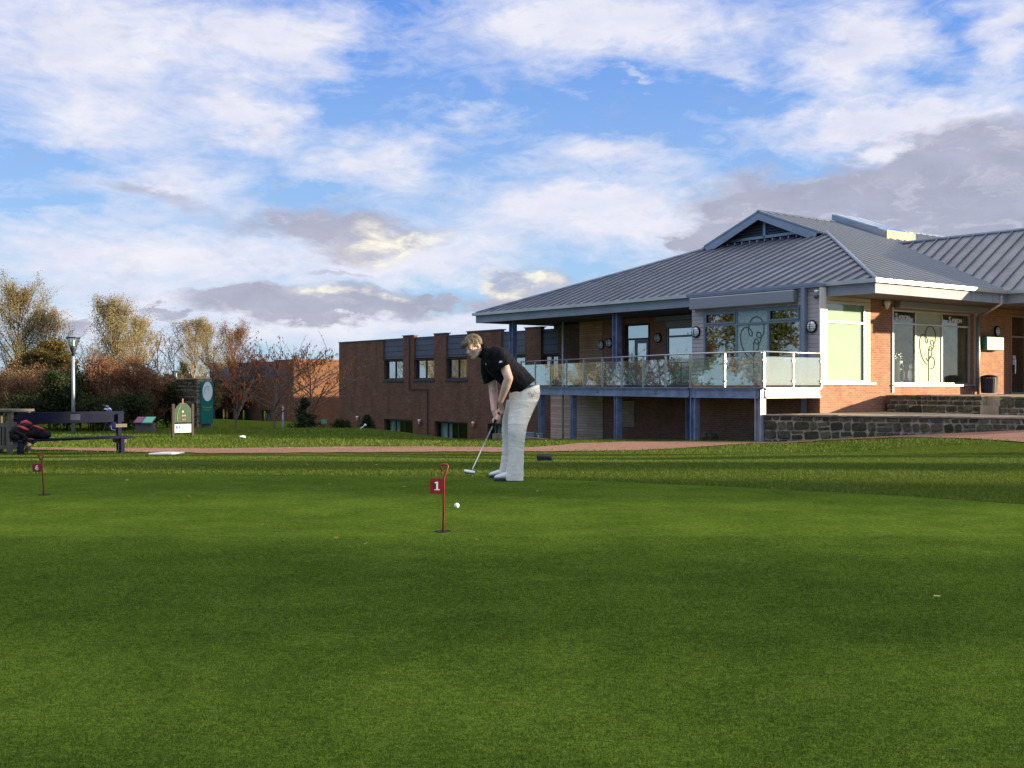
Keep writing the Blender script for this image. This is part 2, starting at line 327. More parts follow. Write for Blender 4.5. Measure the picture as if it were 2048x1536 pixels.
class MB:
    """collects faces given in world coordinates (or local ones with local=True) -> ONE mesh object"""
    def __init__(s): s.v = []; s.f = []; s.m = []; s.cur = 0
    def add(s, vs, fs):
        n = len(s.v); s.v += [tuple(v) for v in vs]; s.f += [tuple(i + n for i in f) for f in fs]; s.m += [s.cur] * len(fs)
    def hexa(s, p):      # p: 8 corners, bottom 4 ccw then top 4
        s.add(p, [(3, 2, 1, 0), (4, 5, 6, 7), (0, 1, 5, 4), (1, 2, 6, 5), (2, 3, 7, 6), (3, 0, 4, 7)])
    def box(s, x0, x1, y0, y1, z0, z1):
        s.hexa([(x0, y0, z0), (x1, y0, z0), (x1, y1, z0), (x0, y1, z0), (x0, y0, z1), (x1, y0, z1), (x1, y1, z1), (x0, y1, z1)])
    def prism(s, poly, z0, z1):
        n = len(poly); vs = [(x, y, z0) for x, y in poly] + [(x, y, z1) for x, y in poly]
        s.add(vs, [tuple(range(n - 1, -1, -1)), tuple(range(n, 2 * n))] + [(i, (i + 1) % n, n + (i + 1) % n, n + i) for i in range(n)])
    def extr(s, pts, vec):   # planar polygon (3d points) extruded along vec
        n = len(pts); vec = Vector(vec)
        vs = [Vector(p) for p in pts] + [Vector(p) + vec for p in pts]
        s.add(vs, [tuple(range(n - 1, -1, -1)), tuple(range(n, 2 * n))] + [(i, (i + 1) % n, n + (i + 1) % n, n + i) for i in range(n)])
    def tube(s, pts, r, n=8, closed=False):
        pts = [Vector(p) for p in pts]; rs = r if isinstance(r, (list, tuple)) else [r] * len(pts)
        rings = []; prev = None; N = len(pts)
        for i, p in enumerate(pts):
            a = pts[(i - 1) % N] if (i or closed) else p; b = pts[(i + 1) % N] if (i < N - 1 or closed) else p
            t = (b - a); t = t.normalized() if t.length > 1e-9 else Vector((0, 0, 1))
            if prev is None:
                u = t.cross(Vector((0, 0, 1)));  u = u.normalized() if u.length > 1e-3 else Vector((1, 0, 0))
            else:
                u = prev - t * prev.dot(t); u = u.normalized() if u.length > 1e-6 else Vector((1, 0, 0))
            prev = u; w = t.cross(u)
            rings.append([p + (u * math.cos(2 * math.pi * k / n) + w * math.sin(2 * math.pi * k / n)) * rs[i] for k in range(n)])
        vs = [v for rg in rings for v in rg]; fs = []
        for i in range(N if closed else N - 1):
            j = (i + 1) % N
            for k in range(n): fs.append((i * n + k, i * n + (k + 1) % n, j * n + (k + 1) % n, j * n + k))
        if not closed: fs += [tuple(range(n - 1, -1, -1)), tuple((N - 1) * n + k for k in range(n))]
        s.add(vs, fs)
    def bar(s, p0, p1, w, h, up=(0, 0, 1)):
        p0, p1 = Vector(p0), Vector(p1); t = (p1 - p0).normalized(); up = Vector(up)
        u = t.cross(up);  u = u.normalized() if u.length > 1e-4 else Vector((1, 0, 0)); v = u.cross(t)
        c = [(-.5, -.5), (.5, -.5), (.5, .5), (-.5, .5)]
        s.hexa([p + u * (a * w) + v * (b * h) for p in (p0, p1) for a, b in c])
    def lathe(s, prof, c=(0, 0, 0), n=20, axis=(0, 0, 1), sx=1., sy=1.):
        ax = Vector(axis).normalized(); q = Vector((0, 0, 1)).rotation_difference(ax); c = Vector(c); vs = []; fs = []
        for r, z in prof:
            for k in range(n):
                a = 2 * math.pi * k / n; vs.append(c + q @ Vector((r * math.cos(a) * sx, r * math.sin(a) * sy, z)))
        for i in range(len(prof) - 1):
            for k in range(n): fs.append((i * n + k, i * n + (k + 1) % n, (i + 1) * n + (k + 1) % n, (i + 1) * n + k))
        fs += [tuple(range(n - 1, -1, -1)), tuple((len(prof) - 1) * n + k for k in range(n))]
        s.add(vs, fs)
    def ell(s, c, r, rot=None, nu=14, nv=9):
        c = Vector(c); q = rot or Quaternion(); r = (r, r, r) if isinstance(r, (int, float)) else r
        vs = [c + q @ Vector((0, 0, -r[2]))]; fs = []
        for i in range(1, nv):
            ph = -math.pi / 2 + math.pi * i / nv
            for k in range(nu):
                a = 2 * math.pi * k / nu
                vs.append(c + q @ Vector((r[0] * math.cos(ph) * math.cos(a), r[1] * math.cos(ph) * math.sin(a), r[2] * math.sin(ph))))
        vs.append(c + q @ Vector((0, 0, r[2])))
        for k in range(nu): fs.append((0, 1 + (k + 1) % nu, 1 + k))
        for i in range(nv - 2):
            for k in range(nu):
                a = 1 + i * nu; b = a + nu; fs.append((a + k, a + (k + 1) % nu, b + (k + 1) % nu, b + k))
        a = 1 + (nv - 2) * nu; t = len(vs) - 1
        for k in range(nu): fs.append((a + k, a + (k + 1) % nu, t))
        s.add(vs, fs)
    def cap(s, p0, p1, r0, r1, n=12):     # tapered capsule as a closed tube with rounded ends
        p0, p1 = Vector(p0), Vector(p1); t = (p1 - p0).normalized()
        pts = [p0 - t * r0 * .95, p0 - t * r0 * .7, p0 - t * r0 * .3, p0, p1, p1 + t * r1 * .3, p1 + t * r1 * .7, p1 + t * r1 * .95]
        rs = [r0 * .3, r0 * .71, r0 * .95, r0, r1, r1 * .95, r1 * .71, r1 * .3]
        s.tube(pts, rs, n)
    def loft(s, rings, n=20, pw=2.):   # ring = (centre, U halfaxis, V halfaxis); pw>2 squarer
        vs = []; fs = []
        for c, U, V in rings:
            c, U, V = Vector(c), Vector(U), Vector(V)
            for k in range(n):
                a = 2 * math.pi * k / n; ca, sa = math.cos(a), math.sin(a); e = 2 / pw
                vs.append(c + U * math.copysign(abs(ca) ** e, ca) + V * math.copysign(abs(sa) ** e, sa))
        for i in range(len(rings) - 1):
            for k in range(n): fs.append((i * n + k, i * n + (k + 1) % n, (i + 1) * n + (k + 1) % n, (i + 1) * n + k))
        fs += [tuple(range(n - 1, -1, -1)), tuple((len(rings) - 1) * n + k for k in range(n))]
        s.add(vs, fs)
    def build(s, name, mat, parent=None, smooth=False, local=False, bevel=0., label=None, fix=True):
        me = bpy.data.meshes.new(name)
        off = Vector((0, 0, 0)) if local else root_off(parent)
        me.from_pydata([(v[0] - off.x, v[1] - off.y, v[2] - off.z) for v in s.v], [], s.f)
        o = link(name, me, parent, mat)
        if isinstance(mat, (list, tuple)) and len(mat) > 1: me.polygons.foreach_set('material_index', s.m)
        if fix:
            bm = bmesh.new(); bm.from_mesh(me); bmesh.ops.recalc_face_normals(bm, faces=bm.faces)
            if bevel: bmesh.ops.bevel(bm, geom=list(bm.edges), offset=bevel, segments=1, affect='EDGES', clamp_overlap=True)
            bm.to_mesh(me); bm.free()
        uv_box(me, s if False else None)
        if smooth: me.polygons.foreach_set('use_smooth', [True] * len(me.polygons))
        if label: o['label'] = label
        return o
def uv_box(me, _=None):
    nl = len(me.loops); 
    if nl == 0: return
    co = np.empty(len(me.vertices) * 3, 'f'); me.vertices.foreach_get('co', co); co = co.reshape(-1, 3)
    li = np.empty(nl, 'i'); me.loops.foreach_get('vertex_index', li)
    nrm = np.empty(len(me.polygons) * 3, 'f'); me.polygons.foreach_get('normal', nrm); nrm = nrm.reshape(-1, 3)
    tot = np.empty(len(me.polygons), 'i'); me.polygons.foreach_get('loop_total', tot)
    N = np.repeat(nrm, tot, 0); P = co[li]
    flat = np.abs(N[:, 2]) > .75
    tx, ty = -N[:, 1], N[:, 0]; L = np.sqrt(tx * tx + ty * ty) + 1e-9; tx, ty = tx / L, ty / L
    sg = np.where((tx < -1e-3) | ((np.abs(tx) <= 1e-3) & (ty < 0)), -1, 1); tx, ty = tx * sg, ty * sg
    u = np.where(flat, P[:, 0], P[:, 0] * tx + P[:, 1] * ty); v = np.where(flat, P[:, 1], P[:, 2])
    uv = me.uv_layers.new(name='UVMap'); uv.data.foreach_set('uv', np.stack([u, v], 1).astype('f').ravel())
def remesh(mb, name, mat, parent, voxel=.006, smooth=4, fac=.5, local=False, disp=None):
    """fuses the closed shapes of mb into one continuous skin"""
    tmp = mb.build('tmp_' + name, None, None, local=True)
    if not local:
        off = root_off(parent); tmp.data.transform(Matrix.Translation(-off))
    m = tmp.modifiers.new('r', 'REMESH'); m.mode = 'VOXEL'; m.voxel_size = voxel; m.use_smooth_shade = True
    if smooth:
        k = tmp.modifiers.new('s', 'SMOOTH'); k.iterations = smooth; k.factor = fac
    if disp:
        tx = bpy.data.textures.new(name + '_t', 'CLOUDS'); tx.noise_scale = disp[0]; tx.noise_depth = 3
        d = tmp.modifiers.new('d', 'DISPLACE'); d.texture = tx; d.strength = disp[1]; d.mid_level = .5; d.texture_coords = 'LOCAL'
    dg = bpy.context.evaluated_depsgraph_get(); dg.update()
    me = bpy.data.meshes.new_from_object(tmp.evaluated_get(dg)); me.name = name; me.materials.clear()
    bpy.data.objects.remove(tmp)
    me.polygons.foreach_set('use_smooth', [True] * len(me.polygons))
    uv_box(me)
    return link(name, me, parent, mat)
def quadmesh(name, P, mat, parent=None, tri=False, off=None):
    """P: (n, 4 or 3, 3) array of separate faces"""
    n, k = P.shape[0], P.shape[1]
    if off is None: off = root_off(parent)
    V = (P.reshape(-1, 3) - np.array(off)[None]).astype('f')
    me = bpy.data.meshes.new(name); me.vertices.add(n * k); me.vertices.foreach_set('co', V.ravel())
    me.loops.add(n * k); me.loops.foreach_set('vertex_index', np.arange(n * k, dtype='i'))
    me.polygons.add(n); me.polygons.foreach_set('loop_start', np.arange(n, dtype='i') * k)
    me.update(calc_edges=True); me.validate()
    return link(name, me, parent, mat)
def at(px, py, Y): return Vector(((px - CX) * Y / F0, Y, EYE - (py - HY) * Y / F0))
def text_mesh(name, txt, size, mat, parent, origin, U, V, N, depth=.004, bold=0.):
    """letters as thin raised mesh; origin = lower left corner"""
    cu = bpy.data.curves.new('tmp_text', 'FONT'); cu.body = txt; cu.size = size; cu.extrude = depth / 2; cu.offset = bold
    o = bpy.data.objects.new('tmp_text', cu); C.objects.link(o)
    dg = bpy.context.evaluated_depsgraph_get(); dg.update()
    me = bpy.data.meshes.new_from_object(o.evaluated_get(dg)); bpy.data.objects.remove(o)
    me.name = name; me.materials.clear()
    U, V, N = Vector(U).normalized(), Vector(V).normalized(), Vector(N).normalized()
    off = root_off(parent); O = Vector(origin) - off
    for v in me.vertices:
        c = v.co.copy(); v.co = O + U * c.x + V * c.y + N * (c.z + depth / 2)
    return link(name, me, parent, mat)
class Fr:
    """frame of a wall: O corner, U along the wall, N outwards (2d unit vectors)"""
    def __init__(s, O, U, N): s.O = Vector(O); s.U = Vector(U); s.N = Vector(N)
    def p(s, u, n, z):
        q = s.O + s.U * u + s.N * n; return Vector((q.x, q.y, z))
    def box(s, mb, u0, u1, n0, n1, z0, z1):
        mb.hexa([s.p(u, n, z) for z in (z0, z1) for u, n in ((u0, n0), (u1, n0), (u1, n1), (u0, n1))])
    def u(s, px, n=0.):
        k = (px - CX) / F0; o = s.O + s.N * n
        return (k * o.y - o.x) / (s.U.x - k * s.U.y)
    def z(s, py, u, n=0.): return EYE - (py - HY) * s.p(u, n, 0).y / F0
    def wall(s, mb, u0, u1, z0, z1, n0, n1, holes=()):
        us = sorted({u0, u1, *[min(max(h[k], u0), u1) for h in holes for k in (0, 1)]})
        zs = sorted({z0, z1, *[min(max(h[k], z0), z1) for h in holes for k in (2, 3)]})
        def solid(i, j):
            if i < 0 or j < 0 or i >= len(us) - 1 or j >= len(zs) - 1: return False
            uc, zc = (us[i] + us[i + 1]) / 2, (zs[j] + zs[j + 1]) / 2
            return not any(h[0] < uc < h[1] and h[2] < zc < h[3] for h in holes)
        q = lambda *pts: mb.add([s.p(*p) for p in pts], [(0, 1, 2, 3)])
        for i in range(len(us) - 1):
            for j in range(len(zs) - 1):
                if not solid(i, j): continue
                a, b, c, d = us[i], us[i + 1], zs[j], zs[j + 1]
                q((a, n1, c), (b, n1, c), (b, n1, d), (a, n1, d)); q((a, n0, d), (b, n0, d), (b, n0, c), (a, n0, c))
                if not solid(i - 1, j): q((a, n0, c), (a, n1, c), (a, n1, d), (a, n0, d))
                if not solid(i + 1, j): q((b, n1, c), (b, n0, c), (b, n0, d), (b, n1, d))
                if not solid(i, j - 1): q((a, n0, c), (b, n0, c), (b, n1, c), (a, n1, c))
                if not solid(i, j + 1): q((a, n1, d), (b, n1, d), (b, n0, d), (a, n0, d))
def window(F, parent, u0, u1, z0, z1, n=-.08, mull=(), trans=(), fw=.06, fd=.07, frame='frame_grey', glass='glass', name='window', skip=()):
    """name (frame bars) > pane per light"""
    mb = MB(); us = [u0, *sorted(mull), u1]; zs = [z0, *sorted(trans), z1]
    F.box(mb, u0, u1, n, n + fd, z0, z0 + fw); F.box(mb, u0, u1, n, n + fd, z1 - fw, z1)
    for a in (u0, u1 - fw): F.box(mb, a, a + fw, n + .002, n + fd + .002, z0 + fw, z1 - fw)
    for m in mull: F.box(mb, m - fw / 2, m + fw / 2, n + .002, n + fd + .002, z0 + fw, z1 - fw)
    for t in trans:
        cuts = [u0 + fw, *[x for m in sorted(mull) for x in (m - fw / 2, m + fw / 2)], u1 - fw]
        for i in range(0, len(cuts) - 1, 2): F.box(mb, cuts[i], cuts[i + 1], n + .004, n + fd + .004, t - fw / 2, t + fw / 2)
    w = mb.build(name, MT[frame], parent, fix=True)
    for i in range(len(us) - 1):
        for j in range(len(zs) - 1):
            if (i, j) in skip: continue
            g = MB(); F.box(g, us[i] + .01, us[i + 1] - .01, n + .02, n + .03, zs[j] + .01, zs[j + 1] - .01)
            g.build('pane', MT[glass], w)
    return w
# ------------------------------------------------------------------ terrain
def sstep(a, b, x):
    t = np.clip((x - a) / (b - a), 0, 1); return t * t * (3 - 2 * t)
def T(x, y):
    x = np.asarray(x, float); y = np.asarray(y, float)
    zc = np.interp(y, [0, 12.2, 15, 20, 26, 33, 35, 48, 58, 75, 300], [0, 0, -.05, -.30, -.60, -.72, -.76, -1.33, -1.95, -2.6, -3.])
    zl = np.interp(y, [0, 12.2, 15, 20, 26, 33, 38, 44, 47, 54, 75, 300], [0, 0, -.05, -.30, -.60, -.72, -.70, -.70, -.80, -2.1, -2.6, -3.])
    zf = np.interp(y, [0, 12.2, 15, 20, 26, 33, 60, 90, 300], [0, 0, -.05, -.30, -.60, -.72, -.75, -2., -3.])
    z = zl + (zc - zl) * sstep(-6.5, -1.5, x)
    z = zf + (z - zf) * sstep(-17, -12.5, x)
    z = z + .075 * np.clip(x - 8, 0, 6.5) * sstep(20, 30, y) * (1 - sstep(34, 36, y))
    z = z + .035 * np.sin(x * .55 + y * .2) * np.sin(y * .33 + 1.) * sstep(13, 18, y) * (1 - sstep(30, 36, y))
    return z
def Tz(x, y): return float(T(x, y))
# outline of the putting green (its far and right edge) and the red path
GREEN = [(-40, 12.55), (-12, 12.6), (-5.7, 12.65), (-2.5, 12.45), (-.5, 12.15), (.4, 11.85), (2.29, 10.85), (3.45, 10.05), (4.23, 9.35), (5.2, 8.1), (6.2, 6.2), (7.2, 3.5), (8., 0), (8.5, -12)]
def green_far(x): return np.interp(x, [p[0] for p in GREEN], [p[1] for p in GREEN])
def path_band(x):
    lo = np.interp(x, [-20, -12, -9, -6, -3, 0, 1.5, 2.8, 4.2, 6.9, 9, 10.6, 12.2, 16], [27.6, 27.9, 27.0, 26.6, 26.6, 26.8, 27.3, 28.3, 29.6, 32.4, 32.6, 31.5, 26.9, 24.0])
    hi = np.interp(x, [-20, -12, -9, -6, -3, 0, .3, 1.85, 3.5, 5, 7.7, 9, 11, 14.2, 18], [28.6, 29.0, 30.0, 30.2, 29.6, 29.2, 29.5, 33., 34.6, 34.8, 34.1, 33.6, 32.6, 31.0, 29.1])
    return lo, hi
# ------------------------------------------------------------------ ground, green, path
def grassf(c1, c2, c3, fine=140., blotch=.5, bs=.6, bd=.02, straw=0.):
    def f(t, p):
        P = pos(t)
        n0 = t.math('ADD', t.math('MULTIPLY', t.noise(P, blotch, 5, .6), .55), t.math('MULTIPLY', t.noise(P, blotch * 3.4, 4, .6), .45)); n1 = t.noise(P, 3.5, 5, .65); n2 = t.noise(P, fine, 3, .7); n3 = t.noise(P, fine * .25, 4, .7)
        c = t.mix(t.mr(n0, .40, .62), c1, c2)
        c = t.mix(t.mr(n1, .4, .8, 0., .5), c, c3)
        k = t.math('ADD', t.math('MULTIPLY', n2, .6), t.math('MULTIPLY', n3, .4))
        c = t.mix(t.mr(k, .38, .62), t.mix(.62, c, (.004, .008, .002)), t.mix(.30, c, (.20, .26, .03)))
        if straw: c = t.mix(t.mr(t.noise(P, 9., 5, .7), .60, .72, 0., straw), c, (.30, .24, .09))
        t.put(p.inputs['Base Color'], c)
        bump(t, p, k, bs, bd)
    return f
MT['grass_rough'] = M('grass_rough', (.05, .08, .015), 1., spec=.0, fn=grassf((.055, .105, .016), (.085, .135, .020), (.14, .155, .03), 60., .35, 1., .05, .35))
MT['grass_green'] = M('grass_green', (.04, .07, .012), 1., spec=.0, fn=grassf((.034, .088, .014), (.078, .150, .021), (.115, .165, .028), 170., .55, .8, .008))
def pathf(t, p):
    P = pos(t); n = t.noise(P, .7, 7, .65); g = t.noise(P, 60., 4, .75); l = t.noise(P, 14., 5, .7)
    c = t.mix(t.mr(n, .35, .65), (.25, .085, .055), (.36, .17, .115))
    c = t.mix(t.mr(g, .35, .7), t.mix(.5, c, (.04, .02, .015)), t.mix(.4, c, (.7, .5, .42)))
    c = t.mix(t.mr(t.math('ADD', l, t.math('MULTIPLY', n, .4)), .76, .88, 0., .8), c, (.05, .035, .03))
    t.put(p.inputs['Base Color'], c); bump(t, p, g, .8, .02)
MT['red_gravel'] = M('red_gravel', (.35, .16, .11), .95, spec=.1, fn=pathf)
def grid_patch(name, xs, ys, zf, mat):
    nx, ny = len(xs), len(ys); X, Y = np.meshgrid(xs, ys); Z = zf(X, Y)
    me = bpy.data.meshes.new(name)
    V = np.stack([X, Y, Z], -1).reshape(-1, 3)
    idx = np.arange(nx * ny).reshape(ny, nx)
    Fc = np.stack([idx[:-1, :-1], idx[:-1, 1:], idx[1:, 1:], idx[1:, :-1]], -1).reshape(-1, 4)
    me.from_pydata(V.tolist(), [], Fc.tolist()); me.polygons.foreach_set('use_smooth', [True] * len(me.polygons))
    uv_box(me); o = link(name, me, None, mat); return o
xs = np.concatenate([[-3000, -900, -300, -120, -70, -45, -33], np.arange(-27, 22.1, .5), [26, 32, 45, 70, 120, 300, 900, 3000]])
ys = np.concatenate([[-900, -200, -60, -20, -8, -2, 2], np.arange(4, 62, .5), [66, 72, 80, 95, 120, 200, 400, 1000, 5000]])
g = grid_patch('ground', xs, ys, T, MT['grass_rough']); tag(g, kind='structure')
# putting green: rows from near to the curved far edge, 8 mm proud of the ground
def curved(name, xs, lo, hi, nv, lift, mat):
    P = []
    for i, x in enumerate(xs):
        for j in range(nv):
            y = lo[i] + (hi[i] - lo[i]) * j / (nv - 1); P.append((x, y, Tz(x, y) + lift))
    Fc = [(i * nv + j, (i + 1) * nv + j, (i + 1) * nv + j + 1, i * nv + j + 1) for i in range(len(xs) - 1) for j in range(nv - 1)]
    me = bpy.data.meshes.new(name); me.from_pydata(P, [], Fc); me.polygons.foreach_set('use_smooth', [True] * len(me.polygons)); uv_box(me)
    return link(name, me, None, mat)
gx = np.concatenate([np.arange(-40, -8, 2.), np.arange(-8, 8.5, .25)])
gy = green_far(gx)
o = curved('putting_green', gx, np.full(len(gx), -12.), np.maximum(gy, -11.9), 60, .010, MT['grass_green']); tag(o, kind='structure')
px_ = np.arange(-24, 16.1, .2); lo, hi = path_band(px_)
rs = np.random.RandomState(3)
jit = np.convolve(rs.randn(len(px_) + 8), np.ones(3) / 3, 'same')[4:-4] * .22
jit2 = np.convolve(rs.randn(len(px_) + 8), np.ones(3) / 3, 'same')[4:-4] * .22
o = curved('path', px_, lo + jit, hi + jit2 * .7, 14, .020, MT['red_gravel']); tag(o, kind='structure')

def blades(name, xyh, w, mat, kind_label, lean=.5, seed=1):
    """one triangle per blade; xyh = (n,3) x, y, height"""
    r = np.random.RandomState(seed); n = len(xyh); x, y, h = xyh.T; z = T(x, y)
    a = r.rand(n) * np.pi; dx, dy = np.cos(a) * w * .5, np.sin(a) * w * .5
    lx, ly = (r.randn(n) * lean * h), (r.randn(n) * lean * h)
    P = np.stack([np.stack([x - dx, y - dy, z], -1), np.stack([x + dx, y + dy, z], -1), np.stack([x + lx, y + ly, z + h], -1)], 1)
    o = quadmesh(name, P, mat); tag(o, kind_label, 'grass', kind='stuff'); return o
MT['blade'] = LM('blade', [(.045, .09, .012), (.095, .155, .018), (.16, .21, .03), (.065, .12, .014), (.24, .24, .07)], .3)
def bladef(cols, trans):
    def f(t, p):
        P = pos(t); n0 = t.math('ADD', t.math('MULTIPLY', t.noise(P, .55, 5, .6), .55), t.math('MULTIPLY', t.noise(P, 1.87, 4, .6), .45))
        c = t.ramp(isl(t), [(i / (len(cols) - 1), q) for i, q in enumerate(cols)])
        c = t.mix(t.mr(n0, .40, .62), t.mix(1., c, (.50, .58, .60), 'MULTIPLY'), t.mix(1., c, (1.0, .92, .9), 'MULTIPLY'))
        t.put(p.inputs['Base Color'], c); o = t.n['Material Output']
        tl = t.node('ShaderNodeBsdfTranslucent', {'Color': c}); m = t.node('ShaderNodeMixShader', {0: trans, 1: p.outputs[0], 2: tl.outputs[0]}); t.l.new(m.outputs[0], o.inputs[0])
    return f
def LM2(name, cols, trans): return M(name, cols[0], .85, spec=.1, fn=bladef(cols, trans))
MT['blade_fine'] = LM2('blade_fine', [(.014, .045, .008), (.036, .092, .013), (.056, .125, .016), (.095, .155, .024), (.022, .062, .01)], .25)
def rough_pts(n, y0, y1, seed, pw=1.):
    r = np.random.RandomState(seed); y = y0 + (y1 - y0) * r.rand(n) ** pw; x = (r.rand(n) - .5) * 2 * y * .50
    lo, hi = path_band(x)
    keep = (y > green_far(x) + .05 + .0 * x) & ~((y > lo + .25 * r.randn(n) * 1.2) & (y < hi - .25 * np.abs(r.randn(n))))
    lw = 34.4 - (x - 7.66) * .508       # front of the stone wall
    keep &= ~((x > 7.5) & (y > lw - .15)) & (y < 46)
    return x[keep], y[keep], r
x, y, r = rough_pts(210000, 9.3, 27, 5, 1.15)
h = .020 + .022 * r.rand(len(x)) + .018 * np.clip(np.sin(x * 1.3 + y * .7) * np.sin(y * 2.1), 0, 1)
h *= np.where(y < green_far(x) + .35, 1.5, 1.)
b1 = blades('rough_grass', np.stack([x, y, h * .60], -1), .007, MT['blade'], 'longer green grass growing between the putting green and the red path', seed=2)
x, y, r = rough_pts(70000, 27, 45, 8)
b2 = blades('far_grass', np.stack([x, y, .03 + .05 * r.rand(len(x))], -1), .022, MT['blade'], 'grass growing behind the red path below the buildings', seed=4)
r = np.random.RandomState(11); n = 260000
y = 2.75 + 4.6 * r.rand(n) ** 1.25; x = (r.rand(n) - .5) * 2 * y * .47
b3 = blades('mown_grass', np.stack([x, y, .010 + .006 + .004 * r.rand(n)], -1), .0032, MT['blade_fine'], 'very short mown grass of the putting green in the foreground', lean=.35, seed=6)
# a scatter of fallen leaves
r = np.random.RandomState(21); n = 130; y = 5 + 24 * r.rand(n) ** .8; x = (r.rand(n) - .5) * 2 * y * .46
y2 = 26 + 9 * r.rand(700); x2 = -4 + r.randn(700) * 3.; x = np.concatenate([x, x2]); y = np.concatenate([y, y2]); n = len(x)
a = r.rand(n) * 6.28; s = .012 + .016 * r.rand(n); ux, uy = np.cos(a) * s, np.sin(a) * s; z = T(x, y) + .03
tl = (r.rand(n) - .3) * s
P = np.stack([np.stack([x - ux, y - uy, z], -1), np.stack([x + uy * .6, y - ux * .6, z + tl], -1), np.stack([x + ux, y + uy, z + tl * .5], -1), np.stack([x - uy * .6, y + ux * .6, z], -1)], 1)
MT['leaf_fallen'] = LM('leaf_fallen', [(.35, .22, .05), (.45, .33, .12), (.22, .10, .04), (.12, .06, .03)], .1)
tag(quadmesh('fallen_leaves', P, MT['leaf_fallen']), 'small yellow and brown fallen leaves scattered over the grass and the red path', 'leaves', kind='stuff')
# ------------------------------------------------------------------ clubhouse
A2 = Vector((-.605, .796)); B2 = Vector((.796, .605)); C0 = Vector((9.87, 36.05))
def W(a, b, z): q = C0 + A2 * a + B2 * b; return Vector((q.x, q.y, z))
def wbox(mb, a0, a1, b0, b1, z0, z1): mb.hexa([W(a, b, z) for z in (z0, z1) for a, b in ((a0, b0), (a0, b1), (a1, b1), (a1, b0))])
FL = Fr(C0, A2, -B2); FR = Fr(C0, B2, -A2)          # long facade, sunny facade
F3 = Fr(C0 + B2 * 3.6, A2, -B2)
DZ = .90
club = empty('clubhouse', W(0, 0, .1), label='large clubhouse with grey standing seam hipped roof, orange brick and timber cladding', cat='building')
A_E, B_E, A_W, ZE, PT = -1.82, .33, 19.5, 4.28, .378
AR = (A_E + A_W) / 2; ZR = ZE + PT * (AR - A_E)
TG = 7.6                                            # hip length up to the gablet
BW0, BW1, ZW = 7.95, 12.1, 6.95                     # wing eave and ridge
PW = (ZW - ZE) / (BW1 - BW0)
BEND = 26.
# --- walls
mb = MB()
u_c0, u_c1 = .30, 2.52
# sunny facade (brick) with the two windows and the entrance
ww0, ww1 = FR.u(1786), FR.u(1947)
dw0 = FR.u(2023)
FR.wall(mb, 0, 2.68, -.9, 1.02, -.30, 0)
FR.wall(mb, 2.68, 22, -.9, 3.92, -.30, 0, [(ww0, ww1, 1.02, 3.60), (dw0, dw0 + 3.2, .66, 3.7)])
FL.wall(mb, .001, 5.6, -1.2, .90, -.30, -.001)              # under the bay
FL.wall(mb, .001, 5.6, .90, 1.06, -.30, -.001)
# end of the bay towards the porch and recessed porch wall
FB = Fr(W(5.6, 0, 0).xy, B2, A2)
FB.wall(mb, .301, 3.6, -1.3, 3.86, -.30, 0)
u3 = lambda px: F3.u(px)
p_w0, p_b0, p_d0, p_b1, p_t0, p_t1 = 5.6, u3(1332), u3(1300), u3(1244), u3(1206), u3(1160)
F3.wall(mb, p_w0, p_d0, .9, 3.86, -.30, 0, [(p_w0, p_b0, 1.0, 3.66)])
F3.wall(mb, p_d0, p_b1, .9, 3.86, -.301, -.02, [(p_d0, p_b1, .93, 3.62)])
F3.wall(mb, p_b1, p_t0, .9, 3.86, -.30, 0)
F3.wall(mb, 5.6, p_t1, -1.5, .9, -.30, 0)
FE = Fr(F3.p(p_t1, 0, 0).xy, B2, A2)
FE.wall(mb, .3, 12., -2, 3.86, -.30, 0)
mb.build('wall', MT['brick_red'], club)
# blind rear walls, so the building is closed from every side
mb = MB()
wbox(mb, p_t1 - .3, p_t1, 15.9, BEND - 1.5, -2, 3.86); wbox(mb, 0.3, p_t1 - .3, BEND - 1.8, BEND - 1.5, -1, 3.86)
mb.build('rear_wall', MT['brick_red'], club)
# interior shell
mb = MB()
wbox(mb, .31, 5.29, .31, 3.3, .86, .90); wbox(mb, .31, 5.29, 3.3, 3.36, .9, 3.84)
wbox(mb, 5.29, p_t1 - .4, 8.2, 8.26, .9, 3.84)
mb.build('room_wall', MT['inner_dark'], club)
mb = MB()
wbox(mb, 3.5, 3.56, 3.37, 15.5, .9, 3.84); wbox(mb, .31, 3.5, ww1 + .6, ww1 + .66, .9, 3.84)
mb.build('shop_wall', MT['inner'], club)
mb = MB(); wbox(mb, .31, 9, 3.37, 15.5, .70, .98); wbox(mb, 5.7, p_t1 - .4, 3.91, 8.2, .70, .90); mb.build('inner_floor', MT['carpet'], club)
# --- timber cladding
mb = MB(); bw0, bw1 = FL.u(1602), FL.u(1407)
bz0, bz1 = 1.10, 3.60
FL.wall(mb, .0, 5.6, 1.06, 4.13, -.28, .0, [(bw0, bw1, bz0, bz1)])
mb.build('timber_cladding', MT['clad_pale'], club)
mb = MB(); FR.wall(mb, .28, 2.68, 1.05, 4.13, -.25, .002, [(u_c0, u_c1 - .15, 1.08, 3.70)])
mb.build('timber_cladding', MT['clad_cream'], club)
mb = MB(); F3.box(mb, p_t0, p_t1, -.02, .03, .9, 3.86); mb.build('timber_cladding', MT['clad_warm'], club, label='warm brown timber cladding at the porch end')
mb = MB()
for x0, x1, z0, z1 in ((1207, 1103, -1.2, .52), (1270, 1246, -.5, .3)):
    a, b = F3.u(x0), F3.u(x1); F3.box(mb, a, b, .0, .05, z0 - .3, z1)
mb.build('timber_cladding', MT['clad_grey'], club, label='weathered grey brown boards below the balcony')
